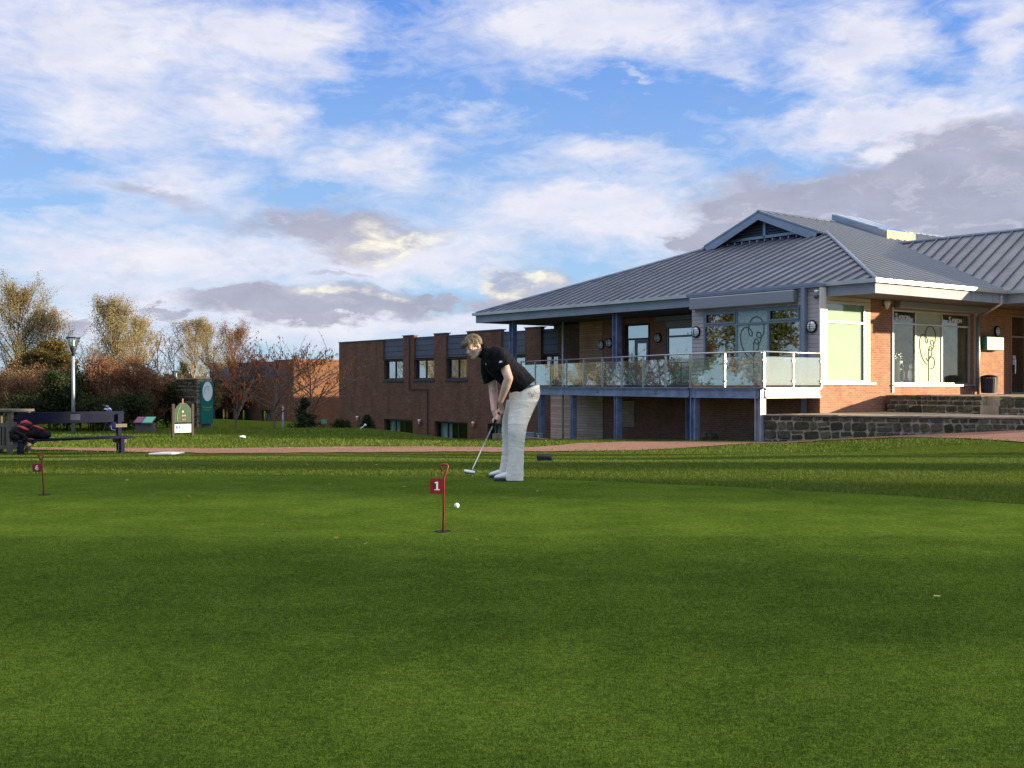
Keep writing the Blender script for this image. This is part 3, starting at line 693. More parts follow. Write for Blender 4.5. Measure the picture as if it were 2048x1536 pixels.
# white corner post of the bay
mb = MB(); FR.box(mb, -.03, .27, -.02, .03, 1.05, 4.16); mb.build('corner_post', MT['white_paint'], club, bevel=.006)
mb = MB(); FR.box(mb, -.05, 2.85, -.02, .10, 1.02, 1.075); mb.build('sill', MT['zinc_light'], club)
mb = MB(); FL.box(mb, bw0 - .08, bw1 + .05, -.06, .05, 1.062, 1.098); mb.build('sill', MT['frame_grey'], club)
mb = MB(); FR.box(mb, ww0 - .12, ww1 + .10, -.06, .09, .955, 1.018); mb.build('sill', MT['zinc_light'], club)
# --- windows
m1, m2 = FL.u(1536), FL.u(1472)
window(FL, club, bw0, bw1, bz0, bz1, mull=(m1, m2), trans=(3.10,), glass='glass', fw=.07, skip={(1, 0), (1, 1)})
mb = MB(); FL.box(mb, bw0 - .10, bw0 - .01, -.05, .03, 1.1, 3.62); mb.build('window_trim', MT['frame_grey'], club)
for (a0, a1) in ((bw0 + .08, m1 - .04), (m2 + .04, bw1 - .08)):        # opening lights above the transom
    mb = MB()
    for q in ((a0, a1, 3.14, 3.20), (a0, a1, 3.48, 3.54), (a0, a0 + .06, 3.2, 3.48), (a1 - .06, a1, 3.2, 3.48)): FL.box(mb, q[0], q[1], -.02, .02, q[2], q[3])
    mb.build('window_vent', MT['frame_grey'], club)
mb = MB(); FL.box(mb, m1 + .03, m2 - .03, -.055, -.045, bz0 + .06, bz1 - .06); fp = mb.build('window_film', MT['film_green'], club)
cw = window(FR, club, u_c0, u_c1 - .15, 1.08, 3.70, trans=(3.05,), n=-.06, frame='zinc_light', glass='glass_clear')
mb = MB(); FR.box(mb, u_c0 + .05, u_c1 - .22, -.075, -.065, 1.12, 3.66); mb.build('window_blind', MT['cream_panel'], club)
sm1, sm2 = FR.u(1838), FR.u(1891)
window(FR, club, ww0, ww1, 1.02, 3.60, mull=(sm1, sm2), trans=(3.13,), n=-.20, frame='zinc_light', glass='glass_clear', skip={(1, 0), (1, 1)})
mb = MB(); FR.box(mb, sm1 + .03, sm2 - .03, -.18, -.17, 1.07, 3.55); mb.build('window_film', MT['cream_panel'], club)
for q in ((ww0 - .10, ww0 - .02, .05), (ww1 + .02, ww1 + .14, .06)): mb = MB(); FR.box(mb, q[0], q[1], -.1, q[2], .75, 3.66); mb.build('window_trim', MT['zinc_light'], club)
window(F3, club, p_w0 + .05, p_b0, 1.0, 3.40, trans=(3.0,), n=-.10, fw=.08, glass='glass_dark')
mb = MB(); F3.box(mb, p_w0 + .03, p_b0, -.09, -.0, 3.40, 3.64); mb.build('window_head', MT['shutter'], club)
d1, d2 = F3.u(1292), F3.u(1266); dt = 2.98
window(F3, club, p_d0 + .03, p_b1 - .03, .93, 3.60, mull=(d1,), trans=(dt,), n=-.22, frame='frame_dark', glass='glass_dark', skip={(1, 0)})
dr = MB()
for q in ((d1 + .03, d2 + .08, .95, 1.12), (d1 + .03, d2 + .08, 2.78, 2.95), (d1 + .03, d1 + .16, 1.12, 2.78), (d2 - .05, d2 + .08, 1.12, 2.78)): F3.box(dr, q[0], q[1], -.23, -.17, q[2], q[3])
dr = dr.build('door', MT['frame_grey'], club)
mb = MB(); F3.box(mb, d1 + .16, d2 - .05, -.21, -.20, 1.12, 2.78); mb.build('pane', MT['glass_dark'], dr)
mb = MB(); F3.box(mb, d2 + .10, p_b1 - .1, -.21, -.20, .98, 2.93); mb.build('side_light', MT['glass_dark'], club)
mb = MB(); mb.tube([F3.p(d1 + .10, -.10, z) for z in (1.85, 2.0, 2.15)], .015); mb.build('door_handle', MT['stainless'], dr)
# entrance doors at the right edge
ew = window(FR, club, dw0, dw0 + 3.2, .66, 3.68, mull=(dw0 + .16, dw0 + 1.25, dw0 + 2.3), trans=(2.86,), n=-.16, frame='zinc_light', glass='glass')
mb = MB()
for u in (dw0 + .24,):
    mb.tube([FR.p(u, -.10, 1.42), FR.p(u, .02, 1.44), FR.p(u + .02, .02, 1.98), FR.p(u + .02, -.10, 2.0)], .022)
mb.build('door_handle', MT['stainless'], ew)
mb = MB(); FR.box(mb, dw0 + .03, dw0 + .14, -.085, -.08, 1.75, 2.15); FR.box(mb, dw0 + .30, dw0 + .52, -.12, -.115, 1.78, 2.14); mb.build('notice', MT['white_plastic'], ew)
# --- logos on the window films: one line drawing a round tree with a trunk
def logo(F, ucx, z0, n, flip, sc):
    c = [(-.02, .33), (-.16, .36), (-.36, .52), (-.52, .80), (-.58, 1.10), (-.52, 1.34), (-.36, 1.43), (-.18, 1.38), (-.06, 1.22), (-.10, 1.12), (-.20, 1.20),
         (-.22, 1.42), (-.12, 1.66), (.06, 1.76), (.26, 1.72), (.42, 1.55), (.45, 1.30), (.38, 1.12), (.24, 1.05), (.13, 1.13), (.17, 1.24), (.28, 1.22), (.33, 1.08),
         (.28, .92), (.14, .84), (.04, .92), (.07, 1.02), (.16, 1.00), (.22, .88), (.21, .70), (.12, .58)]
    d = [(.16, .60), (.28, .60), (.38, .50), (.40, .34), (.30, .20), (.14, .18)]
    e = [[(0, -.30), (0, .92)], [(-.17, .58), (-.05, .46), (0, .44)], [(.12, .66), (.04, .52), (0, .46)]]
    mb = MB()
    def sm(pts):
        out = []
        for i in range(len(pts) - 1):
            p0, p1, p2, p3 = (Vector(pts[max(0, min(len(pts) - 1, k))]) for k in (i - 1, i, i + 1, i + 2))
            for t in (0, .25, .5, .75):
                out.append(.5 * ((2 * p1) + (p2 - p0) * t + (2 * p0 - 5 * p1 + 4 * p2 - p3) * t * t + (3 * p1 - p0 - 3 * p2 + p3) * t ** 3))
        return out + [Vector(pts[-1])]
    for pl in [sm(c), sm(d)] + e:
        mb.tube([F.p(ucx + flip * p[0] * sc, n, z0 + p[1] * sc) for p in pl], .017, 5)
    return mb
fp2 = logo(FL, (m1 + m2) / 2 - .05, 1.55, -.04, -1, 1.0).build('line_logo', MT['logo_green'], club)
logo(FR, (sm1 + sm2) / 2 + .02, 1.42, -.165, 1, .95).build('line_logo', MT['logo_green'], club)
for u in (ww0 + .35, sm2 + .45):
    text_mesh('window_lettering', 'S', .30, MT['white_plastic'], club, FR.p(u, -.15, 3.27), (*B2, 0), (0, 0, 1), (*(-A2), 0), bold=.008)
    text_mesh('window_lettering', 'RIXON', .21, MT['white_plastic'], club, FR.p(u + .20, -.15, 3.27), (*B2, 0), (0, 0, 1), (*(-A2), 0), bold=.008)
# --- roller shutter boxes
mb = MB(); FL.box(mb, FL.u(1597), FL.u(1389), .0, .30, 3.68, 4.10); mb.build('shutter_box', MT['shutter'], club, bevel=.03)
mb = MB(); a, b = FR.u(1788), FR.u(1965); FR.box(mb, a, b, .0, .26, 3.64, 3.88); mb.build('shutter_box', MT['shutter'], club, bevel=.02)
mb = MB(); F3.box(mb, 5.65, F3.u(1321), .0, .32, 3.64, 3.84); mb.build('shutter_box', MT['shutter'], club, bevel=.02)
# slender steel column before the bay window
mb = MB(); u = FL.u(1608, .12); FL.box(mb, u - .07, u + .07, .05, .19, -1., 4.15); mb.build('steel_column', MT['zinc_trim'], club)
# porch columns (H sections)
def hcol(mb, F, u, n, w, z0, z1):
    F.box(mb, u - w / 2, u - w / 2 + .03, n - w / 2, n + w / 2, z0, z1); F.box(mb, u + w / 2 - .03, u + w / 2, n - w / 2, n + w / 2, z0, z1)
    F.box(mb, u - w / 2 + .03, u + w / 2 - .03, n - .02, n + .02, z0, z1)
for px in (1234, 1026):
    u = FL.u(px, -.9); mb = MB(); hcol(mb, FL, u, -.9, .26, .9 if px > 1100 else -1.6, 3.9); mb.build('porch_column', MT['steel_blue'], club)
# --- roof
def plane_L(b): return ZE + PT * (b - B_E)
def plane_R(a): return ZE + PT * (a - A_E)
mb = MB()
bg = B_E + TG; zg = plane_L(bg)
# long facade slope (below the gablet)
mb.add([W(A_E, B_E, ZE), W(A_W, B_E, ZE), W(A_W - TG, bg, zg), W(A_E + TG, bg, zg)], [(0, 1, 2, 3)])
# sunny slope: from the hip to behind the wing
go = .55                                            # gablet roof overhang
mb.add([W(A_E, B_E, ZE), W(A_E + TG, bg, zg), W(A_E + TG, bg - go, zg), W(AR, bg - go, ZR), W(AR, BEND, ZR), W(A_E, BEND, ZE)], [(0, 5, 4, 3, 2, 1)])
mb.add([W(A_W, B_E, ZE), W(A_W - TG, bg, zg), W(A_W - TG, bg - go, zg), W(AR, bg - go, ZR), W(AR, BEND, ZR), W(A_W, BEND, ZE)], [(0, 1, 2, 3, 4, 5)])
# wing roof, running out over the entrance
WA = -4.9
av = A_E + (ZW - ZE) / PT
mb.add([W(A_E, BW0, ZE + .004), W(av, BW1, ZW), W(WA, BW1, ZW), W(WA, BW0, ZE)], [(0, 1, 2, 3)])
mb.add([W(av, BW1, ZW), W(A_E, 2 * BW1 - BW0, ZE + .004), W(WA, 2 * BW1 - BW0, ZE), W(WA, BW1, ZW)], [(0, 1, 2, 3)])
roof = mb.build('roof', MT['zinc'], club, fix=False)
MT['seam_sunlit'] = M('seam_sunlit', (.42, .43, .44), .5)  # paler than the other seams: sun on the ribs put into the colour
# standing seams (one mesh per slope: the pattern of the roof)
mb = MB()
def seam(p0, p1, n):
    mb.bar(p0 + n * .03, p1 + n * .03, .035, .075, n)
nL = Vector((*(-B2 * PT), 1)).normalized(); nR = Vector((*(-A2 * PT), 1)).normalized(); nW = Vector((*(-B2 * PW), 1)).normalized()
a = A_E + .30
while a < A_W - .2:
    bt = min(a - A_E, A_W - a, TG) + B_E
    seam(W(a, B_E, ZE), W(a, bt, plane_L(bt)), nL); a += .54
mb.build('seam', MT['zinc_seam'], roof); mb = MB()
b = B_E + .30
while b < BEND - .1:
    a1 = min(AR, A_E + (b - B_E)) if b < bg - go else AR
    a0 = A_E
    if b > BW0:
        if b < 2 * BW1 - BW0: a0 = A_E + (ZW - ZE) / PT * (1 - abs(b - BW1) / (BW1 - BW0))
    if a1 - a0 > .1: seam(W(a0, b, plane_R(a0)), W(a1, b, plane_R(a1)), nR)
    a2 = max(AR, A_W - (b - B_E)) if b < bg - go else AR
    n2 = Vector((*(A2 * PT), 1)).normalized()
    seam(W(A_W, b, ZE), W(a2, b, ZE + PT * (A_W - a2)), n2); b += .53
mb.build('seam', MT['seam_sunlit'], roof); mb = MB()
a = A_E - .2
while a > WA:
    seam(W(a, BW0, ZE), W(a, BW1, ZW), nW); a -= .54
mb.build('seam', MT['zinc'], roof); mb = MB()
a = A_E + .34
while a < av - .1:
    f = (a - A_E) / (av - A_E); seam(W(a, BW0 + (BW1 - BW0) * f, ZE + (ZW - ZE) * f), W(a, BW1, ZW), nW); a += .54
mb.build('seam', MT['zinc_seam'], roof)
# hips and ridges
mb = MB()
mb.tube([W(A_E, B_E, ZE + .03), W(A_E + TG, bg, zg + .03)], .07, 6); mb.tube([W(A_W, B_E, ZE + .03), W(A_W - TG, bg, zg + .03)], .07, 6)
mb.tube([W(AR, bg - go, ZR + .03), W(AR, BEND, ZR + .03)], .08, 6); mb.tube([W(av + .1, BW1, ZW + .02), W(WA, BW1, ZW + .02)], .08, 6)
mb.build('ridge_cap', MT['zinc_trim'], roof, smooth=True)
# gablet: louvred triangle with barge boards
mb = MB(); bgp = bg + .02; ga0, ga1 = A_E + TG, A_W - TG
mb.add([W(ga0, bgp, zg), W(ga1, bgp, zg), W(AR, bgp, ZR)], [(0, 1, 2)])
gab = mb.build('gablet', MT['soffit'], club, fix=False)
mb = MB(); z = zg + .24
while z < ZR - .42:
    f = (z - zg) / (ZR - zg); h0 = ga0 + (AR - ga0) * f + .55; h1 = ga1 - (ga1 - AR) * f - .55
    if h1 > h0:
        for s0, s1 in ((h0, AR - .08), (AR + .08, h1)):
            if s1 - s0 > .1: mb.hexa([W(a, b, zz) for (b, zz) in ((bg - .12, z), (bg - .02, z + .09)) for a, b, zz in ((s0, b, zz), (s1, b, zz), (s1, b + .03, zz + .02), (s0, b + .03, zz + .02))])
    z += .115
wbox(mb, AR - .07, AR + .07, bg - .16, bg - .02, zg + .1, ZR - .2)
wbox(mb, ga0 + .5, ga1 - .5, bg - .16, bg - .02, zg + .08, zg + .20)
mb.build('louvre', MT['zinc_trim'], gab)
mb = MB()
for a_, sgn in ((ga0, 1), (ga1, -1)):
    p0, p1 = W(a_ - sgn * .05, bg - go, zg - .02), W(AR, bg - go, ZR)
    mb.extr([p0 + Vector((0, 0, .06)), p1 + Vector((0, 0, .07)), p1 - Vector((0, 0, .32)), p0 - Vector((0, 0, .30)) + Vector((*(A2 * sgn * .25), 0))], (*(B2 * .05), 0))
    mb.extr([p0, p1, p1 + Vector((*(B2 * go), 0)), p0 + Vector((*(B2 * go), 0))], (0, 0, -.05))
mb.build('barge_board', MT['zinc_trim'], gab)
mb = MB(); 
for k in range(14):
    a_ = ga0 + .35 + k * (ga1 - ga0 - .7) / 13; wbox(mb, a_, a_ + .06, bg - .34, bg - .05, zg - .08, zg + .02)
mb.build('flashing', MT['zinc_trim'], gab)
# skylight lantern on the sunny slope
sb0, sb1, sa0, sa1, sh = 12.6, 14.7, 6.19, 9.0, .34
mb = MB(); P = lambda a, b, up: W(a, b, plane_R(a) + up)
mb.hexa([P(sa0, sb0, -.05), P(sa0, sb1, -.05), P(sa1, sb1, -.05), P(sa1, sb0, -.05), P(sa0, sb0, sh), P(sa0, sb1, sh), P(sa1, sb1, sh), P(sa1, sb0, sh)])
sk = mb.build('skylight', MT['zinc_trim'], club)
mb = MB()
for k in range(3):
    q = sb0 + .1 + k * .66; mb.hexa([P(a, b, h) for h in (sh + .003, sh + .05) for a, b in ((sa0 + .1, q), (sa0 + .1, q + .58), (sa1 - .1, q + .58), (sa1 - .1, q))])
mb.build('pane', MT['glass_dark'], sk)
mb = MB(); wbox(mb, sa0 - .06, sa0 - .004, sb0 - .02, sb1 + .02, plane_R(sa0) - .03, plane_R(sa0) + sh + .06); mb.build('end_flashing', MT['end_metal'], sk)
# eaves: gutter, fascia, soffit
mb = MB()
wbox(mb, A_E - .13, A_W + .13, B_E - .13, B_E + .03, ZE - .10, ZE + .025)
wbox(mb, A_E - .13, A_E + .03, B_E + .031, BW0 - .02, ZE - .10, ZE + .025)
wbox(mb, WA, A_E + .03, BW0 - .13, BW0 + .02, ZE - .10, ZE + .024)
wbox(mb, A_W - .03, A_W + .13, B_E + .031, BEND, ZE - .10, ZE + .025)
mb.build('gutter', MT['zinc_light'], club)
mb = MB(); FZ = 3.85
wbox(mb, A_E, A_W, B_E, B_E + .06, FZ, ZE - .101)
wbox(mb, A_E, A_E + .06, B_E + .061, BW0, FZ, ZE - .101)
wbox(mb, WA, A_E, BW0, BW0 + .06, FZ, ZE - .101)
wbox(mb, A_W - .06, A_W, B_E + .061, BEND, FZ, ZE - .101)
mb.build('fascia', MT['fascia'], club)
mb = MB(); wbox(mb, A_E + .061, A_W - .061, B_E + .061, BEND, FZ + .02, FZ + .07); wbox(mb, WA, A_E, BW0 + .061, 2 * BW1 - BW0, FZ + .02, FZ + .07)
mb.build('soffit', MT['soffit'], club)
for k in range(1, 6): mb = MB(); wbox(mb, A_E - .006, A_E, B_E + k * 1.35, B_E + k * 1.35 + .02, FZ + .01, ZE - .11); mb.build('fascia_joint', MT['zinc'], club)
# bay: flat top with gutter
mb = MB(); wbox(mb, -.04, 5.75, -.14, .32, 4.14, 4.26); wbox(mb, -.04, 5.75, -.16, -.14, 4.20, 4.29); mb.build('bay_gutter', MT['zinc_trim'], club)
# wing: gable end wall and rear pieces so nothing is open
mb = MB(); wbox(mb, WA + .6, -.31, 15.6, 15.9, .1, 3.86); mb.build('rear_wall', MT['brick_red'], club)
# downpipes
mb = MB(); u = FR.u(1958, .14)
mb.tube([FR.p(u, .12, .66), FR.p(u, .12, 3.50)], .055, 10); q = W(A_E - .02, 7.6, 4.18)
mb.tube([q, q - Vector((0, 0, .35)), FR.p(u, .12, 3.50)], .05, 10)
mb.build('downpipe', MT['zinc_light'], club, smooth=True)
mb = MB(); u = F3.u(1129, .8); mb.tube([F3.p(u, .9, -1.7), F3.p(u, .9, 3.9)], .045, 8); mb.build('downpipe', MT['white_plastic'], club, smooth=True)
# shop goods behind the glass
def stand_bag(nm, F, u, n, z, cols, lean, label, sc=1., parent=None):
    r = empty(nm, F.p(u, n, z), label=label, cat='golf bag')
    ax = Vector((*(F.U * lean), 1)).normalized(); o = F.p(u, n, z)
    b = MB(); b.lathe([(.02, 0), (.13, .01), (.135, .1), (.12, .5), (.14, .82), (.145, .86), (.11, .87)], o, 14, ax, sc, sc); b.build('bag_body', MT[cols[0]], r, smooth=True)
    b = MB(); b.ell(o + ax * .35 + Vector((*(F.N * .14), 0)), (.09, .07, .22)); b.ell(o + ax * .68 + Vector((*(F.N * .13), 0)), (.08, .05, .10)); b.build('pocket', MT[cols[1]], r, smooth=True)
    b = MB()
    for k in range(6):
        a = k * 1.05; q = o + ax * .86 + Vector((math.cos(a) * .07, math.sin(a) * .07, 0)); e = q + ax * (.16 + .05 * (k % 3)) + Vector((math.cos(a) * .03, math.sin(a) * .03, 0))
        b.tube([q, e], .008, 5); b.ell(e, (.035, .055, .045))
    b.build('club', MT[cols[2]], r, smooth=True)
    return r
MT['cloth_red'] = M('cloth_red', (.35, .02, .03), .8); MT['cloth_white'] = M('cloth_white', (.75, .75, .75), .8); MT['cloth_black'] = M('cloth_black', (.02, .02, .025), .7)
stand_bag('golf_bag', FR, FR.u(1799, -.4), -.42, .98, ('cloth_white', 'cloth_black', 'stainless'), -.05, 'white golf bag standing behind the left pane of the sunny shop window')
stand_bag('golf_bag', FR, FR.u(1813, -.4), -.45, .98, ('cloth_black', 'cloth_white', 'cloth_black'), .18, 'black golf bag leaning beside the white one behind the shop window')
# garments on a rail inside the bay window
t = empty('clothes_rail', FL.p(FL.u(1450, -1.2), -1.2, .9), label='rail of red shirts hanging behind the bay window', cat='clothes rail')
mb = MB(); ua, ub = FL.u(1440, -1.2), FL.u(1418, -1.2)
c0, c1 = FL.u(1474, -1.2), FL.u(1436, -1.2)
mb.tube([FL.p(c0, -1.2, .9), FL.p(c0, -1.2, 2.9), FL.p(c1, -1.2, 2.9), FL.p(c1, -1.2, .9)], .02, 6); mb.build('rail', MT['stainless'], t)
for k in range(5):
    u = c0 + (c1 - c0) * (k + .5) / 5; mb = MB(); q = FL.p(u, -1.2, 2.0)
    mb.loft([(q + Vector((0, 0, -.35)), (*(FL.N * .25), 0), (*(FL.U * .05), 0)), (q + Vector((0, 0, .3)), (*(FL.N * .24), 0), (*(FL.U * .06), 0)), (q + Vector((0, 0, .55)), (*(FL.N * .27), 0), (*(FL.U * .05), 0)), (q + Vector((0, 0, .75)), (*(FL.N * .08), 0), (*(FL.U * .03), 0))], 12)
    mb.build('shirt', MT['cloth_red'] if k < 4 else MT['cloth_white'], t, smooth=True)
# ------------------------------------------------------------------ balcony
P1, P2, P4 = Vector((7.66, 34.4)), Vector((5.86, 36.74)), Vector((.44, 49.5))
bal = empty('balcony', (P1.x, P1.y, -.74), label='raised balcony with steel frame and glass railing along the clubhouse', cat='balcony')
mb = MB(); P3 = W(0, -.02, 0).xy; e3 = W(p_t1, 3.58, 0).xy
mb.prism([P1, P3, W(5.62, -.02, 0).xy, W(5.62, 3.58, 0).xy, e3, P4 + Vector((1.2, 1.5)), P4, P2], .82, DZ - .002)
mb.build('deck', MT['zinc_trim'], bal)
def run(p, q): d = (q - p).normalized(); return Fr(p, d, Vector((d.y, -d.x)) if Vector((d.y, -d.x)).dot(-p) > 0 else Vector((-d.y, d.x))), (q - p).length
F12, L12 = run(P1, P2); F24, L24 = run(P2, P4); F31, L31 = run(P1, W(0, -.02, 0).xy)
for F, L in ((F12, L12), (F24, L24), (F31, L31)):
    if F is F31: F = F31 = Fr(P1, F.U, -A2)
    mb = MB(); F.box(mb, .12, L, -.02, .06, DZ - .31, DZ - .26); F.box(mb, .12, L, -.02, .06, DZ - .05, DZ - .01); F.box(mb, .12, L, -.02, .015, DZ - .26, DZ - .05)
    mb.build('edge_beam', MT['white_paint'] if F is F31 else MT['steel_blue'], bal)
    mb = MB(); F.box(mb, 0, L, .0, .10, DZ, DZ + .03); mb.build('deck_edge', MT['zinc_trim'], bal)
MT['galv'] = M('galv', (.42, .44, .50), .45, .45, fn=vary((.42, .44, .50), .2, 3.))
def dpost(F, u, n, w, zb, mat='steel_blue'):
    mb = MB(); hcol(mb, F, u, n, w, zb, DZ - .05); q = F.p(u, n, 0)
    F.box(mb, u - w * .7, u + w * .7, n - w * .7, n + w * .7, zb, zb + .02); mb.build('post', MT[mat], bal)
dpost(F12, .14, -.06, .24, -.85, 'galv'); dpost(F12, L12 - .08, -.08, .22, -.95)
for px, w in ((1343, .30), (1236, .22), (1147, .20), (1083, .22)):
    u = F24.u(px, -.1); q = F24.p(u, -.1, 0); dpost(F24, u, -.1 if px != 1343 else -.9, w, Tz(q.x, q.y) - .1)
for u in [F24.u(p) for p in (1196, 1312)]:
    for dz in (.10, .17): mb = MB(); F24.box(mb, u - .09, u + .09, .016, .02, DZ - dz - .03, DZ - dz); mb.build('beam_slot', MT['frame_dark'], bal)
# railing
RZ = DZ + 1.10
def railing(F, L, n, posts_from=0, first=True):
    st = L / n
    for k in range(posts_from, n + 1):
        u = k * st; mb = MB(); F.box(mb, u - .022, u + .022, .02, .045, DZ, RZ); F.box(mb, u - .022, u + .022, .055, .08, DZ, RZ)
        po = mb.build('railing_post', MT['stainless'], bal)
        for zz in (DZ + .22, DZ + .86):
            mb = MB(); F.box(mb, u - .067, u + .067, .0801, .088, zz - .028, zz + .028); F.box(mb, u - .067, u + .067, .030, .070, zz - .025, zz + .025); F.box(mb, u - .02, u + .02, .0701, .080, zz - .02, zz + .02)
            mb.build('clamp', MT['stainless'], po)
    for k in range(n):
        g = MB(); F.box(g, k * st + .05, (k + 1) * st - .05, .044, .056, DZ + .09, DZ + .97); g.build('glass_panel', MT['glass_rail'], bal)
railing(F12, L12, 2); railing(F24, L24, 9, 1)
railing(F31, L31, 2, 0)
mb = MB(); mb.tube([F31.p(L31 - .02, .05, DZ), F31.p(L31 - .02, .05, RZ - .05), F31.p(L31 - .08, .05, RZ + .02), F31.p(0, .05, RZ + .02), F12.p(.03, .05, RZ + .02), F12.p(L12, .05, RZ + .02), F24.p(L24, .05, RZ + .02)], .026, 8); mb.build('handrail', MT['stainless'], bal, smooth=True)
# low sleeper edge below the balcony
mb = MB(); F24.box(mb, 4.2, L24 + 1.0, .7, 1.0, -2.2, -1.16)
mb.hexa([F24.p(u, n, z) for z, in ((-2.2,),) for u, n in ((3.5, .7), (4.19, .7), (4.19, 1.), (3.5, 1.))] + [F24.p(3.5, .7, -1.13), F24.p(4.19, .7, -1.15), F24.p(4.19, 1., -1.15), F24.p(3.5, 1., -1.13)])
tag(mb.build('kerb', MT['coping'], None), 'low grey sleeper kerb on the ground below the far end of the balcony', 'kerb')
# service boxes at the far end below the balcony
t = empty('service_unit', at(1062, 884, 47), label='dark grey service cabinet with white pipe below the far end of the balcony', cat='cabinet')
mb = MB(); c = at(1057, 876, 47.5)
mb.box(c.x - .35, c.x + .25, 47.3, 48., -1.7, -1.0); mb.box(c.x + .3, c.x + .62, 47.6, 48., -1.7, -1.05); mb.build('cabinet_body', MT['frame_grey'], t, bevel=.01)
mb = MB(); mb.tube([(c.x + .42, 47.5, -1.7), (c.x + .42, 47.5, -1.12)], .03); mb.build('pipe', MT['white_plastic'], t)
mb = MB(); mb.ell(Vector((-.05 + .55, 34.2, 0)) * 0 + at(1418, 874, 37.2), (.28, .2, .20)); q = at(1418, 874, 37.2)
o = remesh(mb, 'boulder', MT['stone'], None, .02, 2, disp=(.2, .08)); tag(o, 'dark rounded boulder on the grass below the balcony', 'boulder')
# ------------------------------------------------------------------ terraces and rubble walls
def poly_obj(nm, poly, z0, z1, mat, label=None, cat=None, kind=None):
    mb = MB(); mb.prism(poly, z0, z1); o = mb.build(nm, MT[mat]); tag(o, label, cat, kind=kind); return o
S0 = Vector((7.72, 34.45)); S1 = Vector((14.15, 31.12)); sd = (S1 - S0).normalized(); S2 = S0 + sd * 12
sn = Vector((sd.y, -sd.x));  sn = sn if sn.dot(-S0) > 0 else -sn
U0 = W(0, 3.42, 0).xy; U1 = Vector((15.2, 33.5)); ud = (U1 - U0).normalized(); U2 = U0 + ud * 10
un = Vector((-ud.y, ud.x)); un = un if un.x < 0 else -un
poly_obj('pavement', [S0 - sn * .2, S2 - sn * .2, U2 + ud * 2, W(-.0, 22, 0).xy, W(.0, -.01, 0).xy, W(0, -.01, 0).xy + (S0 - W(0, -.01, 0).xy) * .98], -.9, .10, 'paving', kind='structure')
poly_obj('upper_pavement', [U0 - un * .2, U2 - un * .2, U2 + B2 * 12, W(-.002, 22, 0).xy, W(-.002, 3.7, 0).xy], .12, .655, 'paving', kind='structure')
def rubble(nm, p, q, zb, zt, thick, label, seed=1, hmin=.10, cop=.05, group=None):
    """random coursed rubble: many small stones proud of a mortar core"""
    rd = random.Random(seed); d = (q - p).normalized(); L = (q - p).length
    n = Vector((d.y, -d.x));  n = n if n.dot(-p) > 0 else -n
    F = Fr(p, d, n); r = empty(nm, (p.x, p.y, zb(0) if callable(zb) else zb), label=label, cat='wall', group=group)
    zbf = zb if callable(zb) else (lambda u: zb)
    lowest = min(zbf(L * k / 8) for k in range(9))
    mb = MB(); F.box(mb, .03, L, -thick, -.01, lowest - .3, zt - .01); mb.build('mortar_core', MT['mortar'], r)
    mb = MB(); z = lowest - .1
    cells = []
    while z < zt - .03:
        h = rd.choice([.15, .20, .28, .34, .40]); h = min(h, zt - z)
        if zt - z - h < .09: h = zt - z
        u = 0.
        while u < L:
            w = rd.uniform(.7, 1.7) * (h if h > .18 else .24); w = min(w, L - u) if L - u > .1 else L - u
            if h > .22 and rd.random() < .45:
                k = rd.uniform(.4, .6); cells.append((u, u + w, z, z + h * k)); cells.append((u, u + w, z + h * k, z + h))
            else: cells.append((u, u + w, z, z + h))
            u += w
            if w <= 0: break
        z += h
    for u0, u1, z0, z1 in cells:
        g = .018; u0 += g; u1 -= g; z0 += g; z1 -= g
        if u1 - u0 < .03 or z1 - z0 < .03: continue
        o_ = rd.uniform(.012, .05); m = min(u1 - u0, z1 - z0) * .22; j = lambda: rd.uniform(-.03, .03)
        outer = [(u0 + m + j(), z0), (u1 - m + j(), z0 + abs(j())), (u1, z0 + m + j()), (u1 - abs(j()), z1 - m + j()), (u1 - m + j(), z1), (u0 + m + j(), z1 - abs(j())), (u0, z1 - m + j()), (u0 + abs(j()), z0 + m + j())]
        cu, cz = (u0 + u1) / 2, (z0 + z1) / 2
        inner = [(cu + (a - cu) * .82, cz + (b - cz) * .80) for a, b in outer]
        vs = [F.p(a, -.012, b) for a, b in outer] + [F.p(a, o_ * .7, b) for a, b in outer] + [F.p(a, o_ + rd.uniform(-.006, .006), b) for a, b in inner]
        fs = [(i, (i + 1) % 8, 8 + (i + 1) % 8, 8 + i) for i in range(8)] + [(8 + i, 8 + (i + 1) % 8, 16 + (i + 1) % 8, 16 + i) for i in range(8)] + [tuple(range(16, 24))]
        mb.add(vs, fs)
    mb.build('stonework', MT['stone'], r, fix=False)
    mb = MB(); u = 0
    while u < L:
        w = min(rd.uniform(.35, .8), L - u); F.box(mb, u + .004, u + w - .004, -thick - .03, .05 + rd.uniform(-.02, .02), zt, zt + cop + rd.uniform(-.008, .012)); u += max(w, .05)
    mb.build('coping', MT['coping'], r, bevel=.01)
    return r
rubble('stone_wall', S0, S2, -.75, .05, .38, 'long rubble stone retaining wall beside the sloping path, with the lower terrace behind', 3)
rubble('stone_wall', U0 + ud * .12, U0 + ud * 3.9, .05, .62, .3, 'short dark rubble stone wall of the upper terrace below the shop window', 5, group='walls of the upper terrace')
rubble('stone_wall', U0 + ud * 4.6 + un * .1, U2, .05, .60, .3, 'dark rubble stone wall of the upper terrace below the bin, right of the gap with the step', 8, group='walls of the upper terrace')
mb = MB(); qa = U0 + ud * 3.92; qb = U0 + ud * 4.58
Fs = Fr(qa, ud, un); Fs.box(mb, 0, .66, -.5, .12, .10, .36); Fs.box(mb, 0, .66, -.5, -.19, .362, .52)
tag(mb.build('step', MT['paving']), 'two pale paving steps in the gap of the upper terrace wall', 'step')
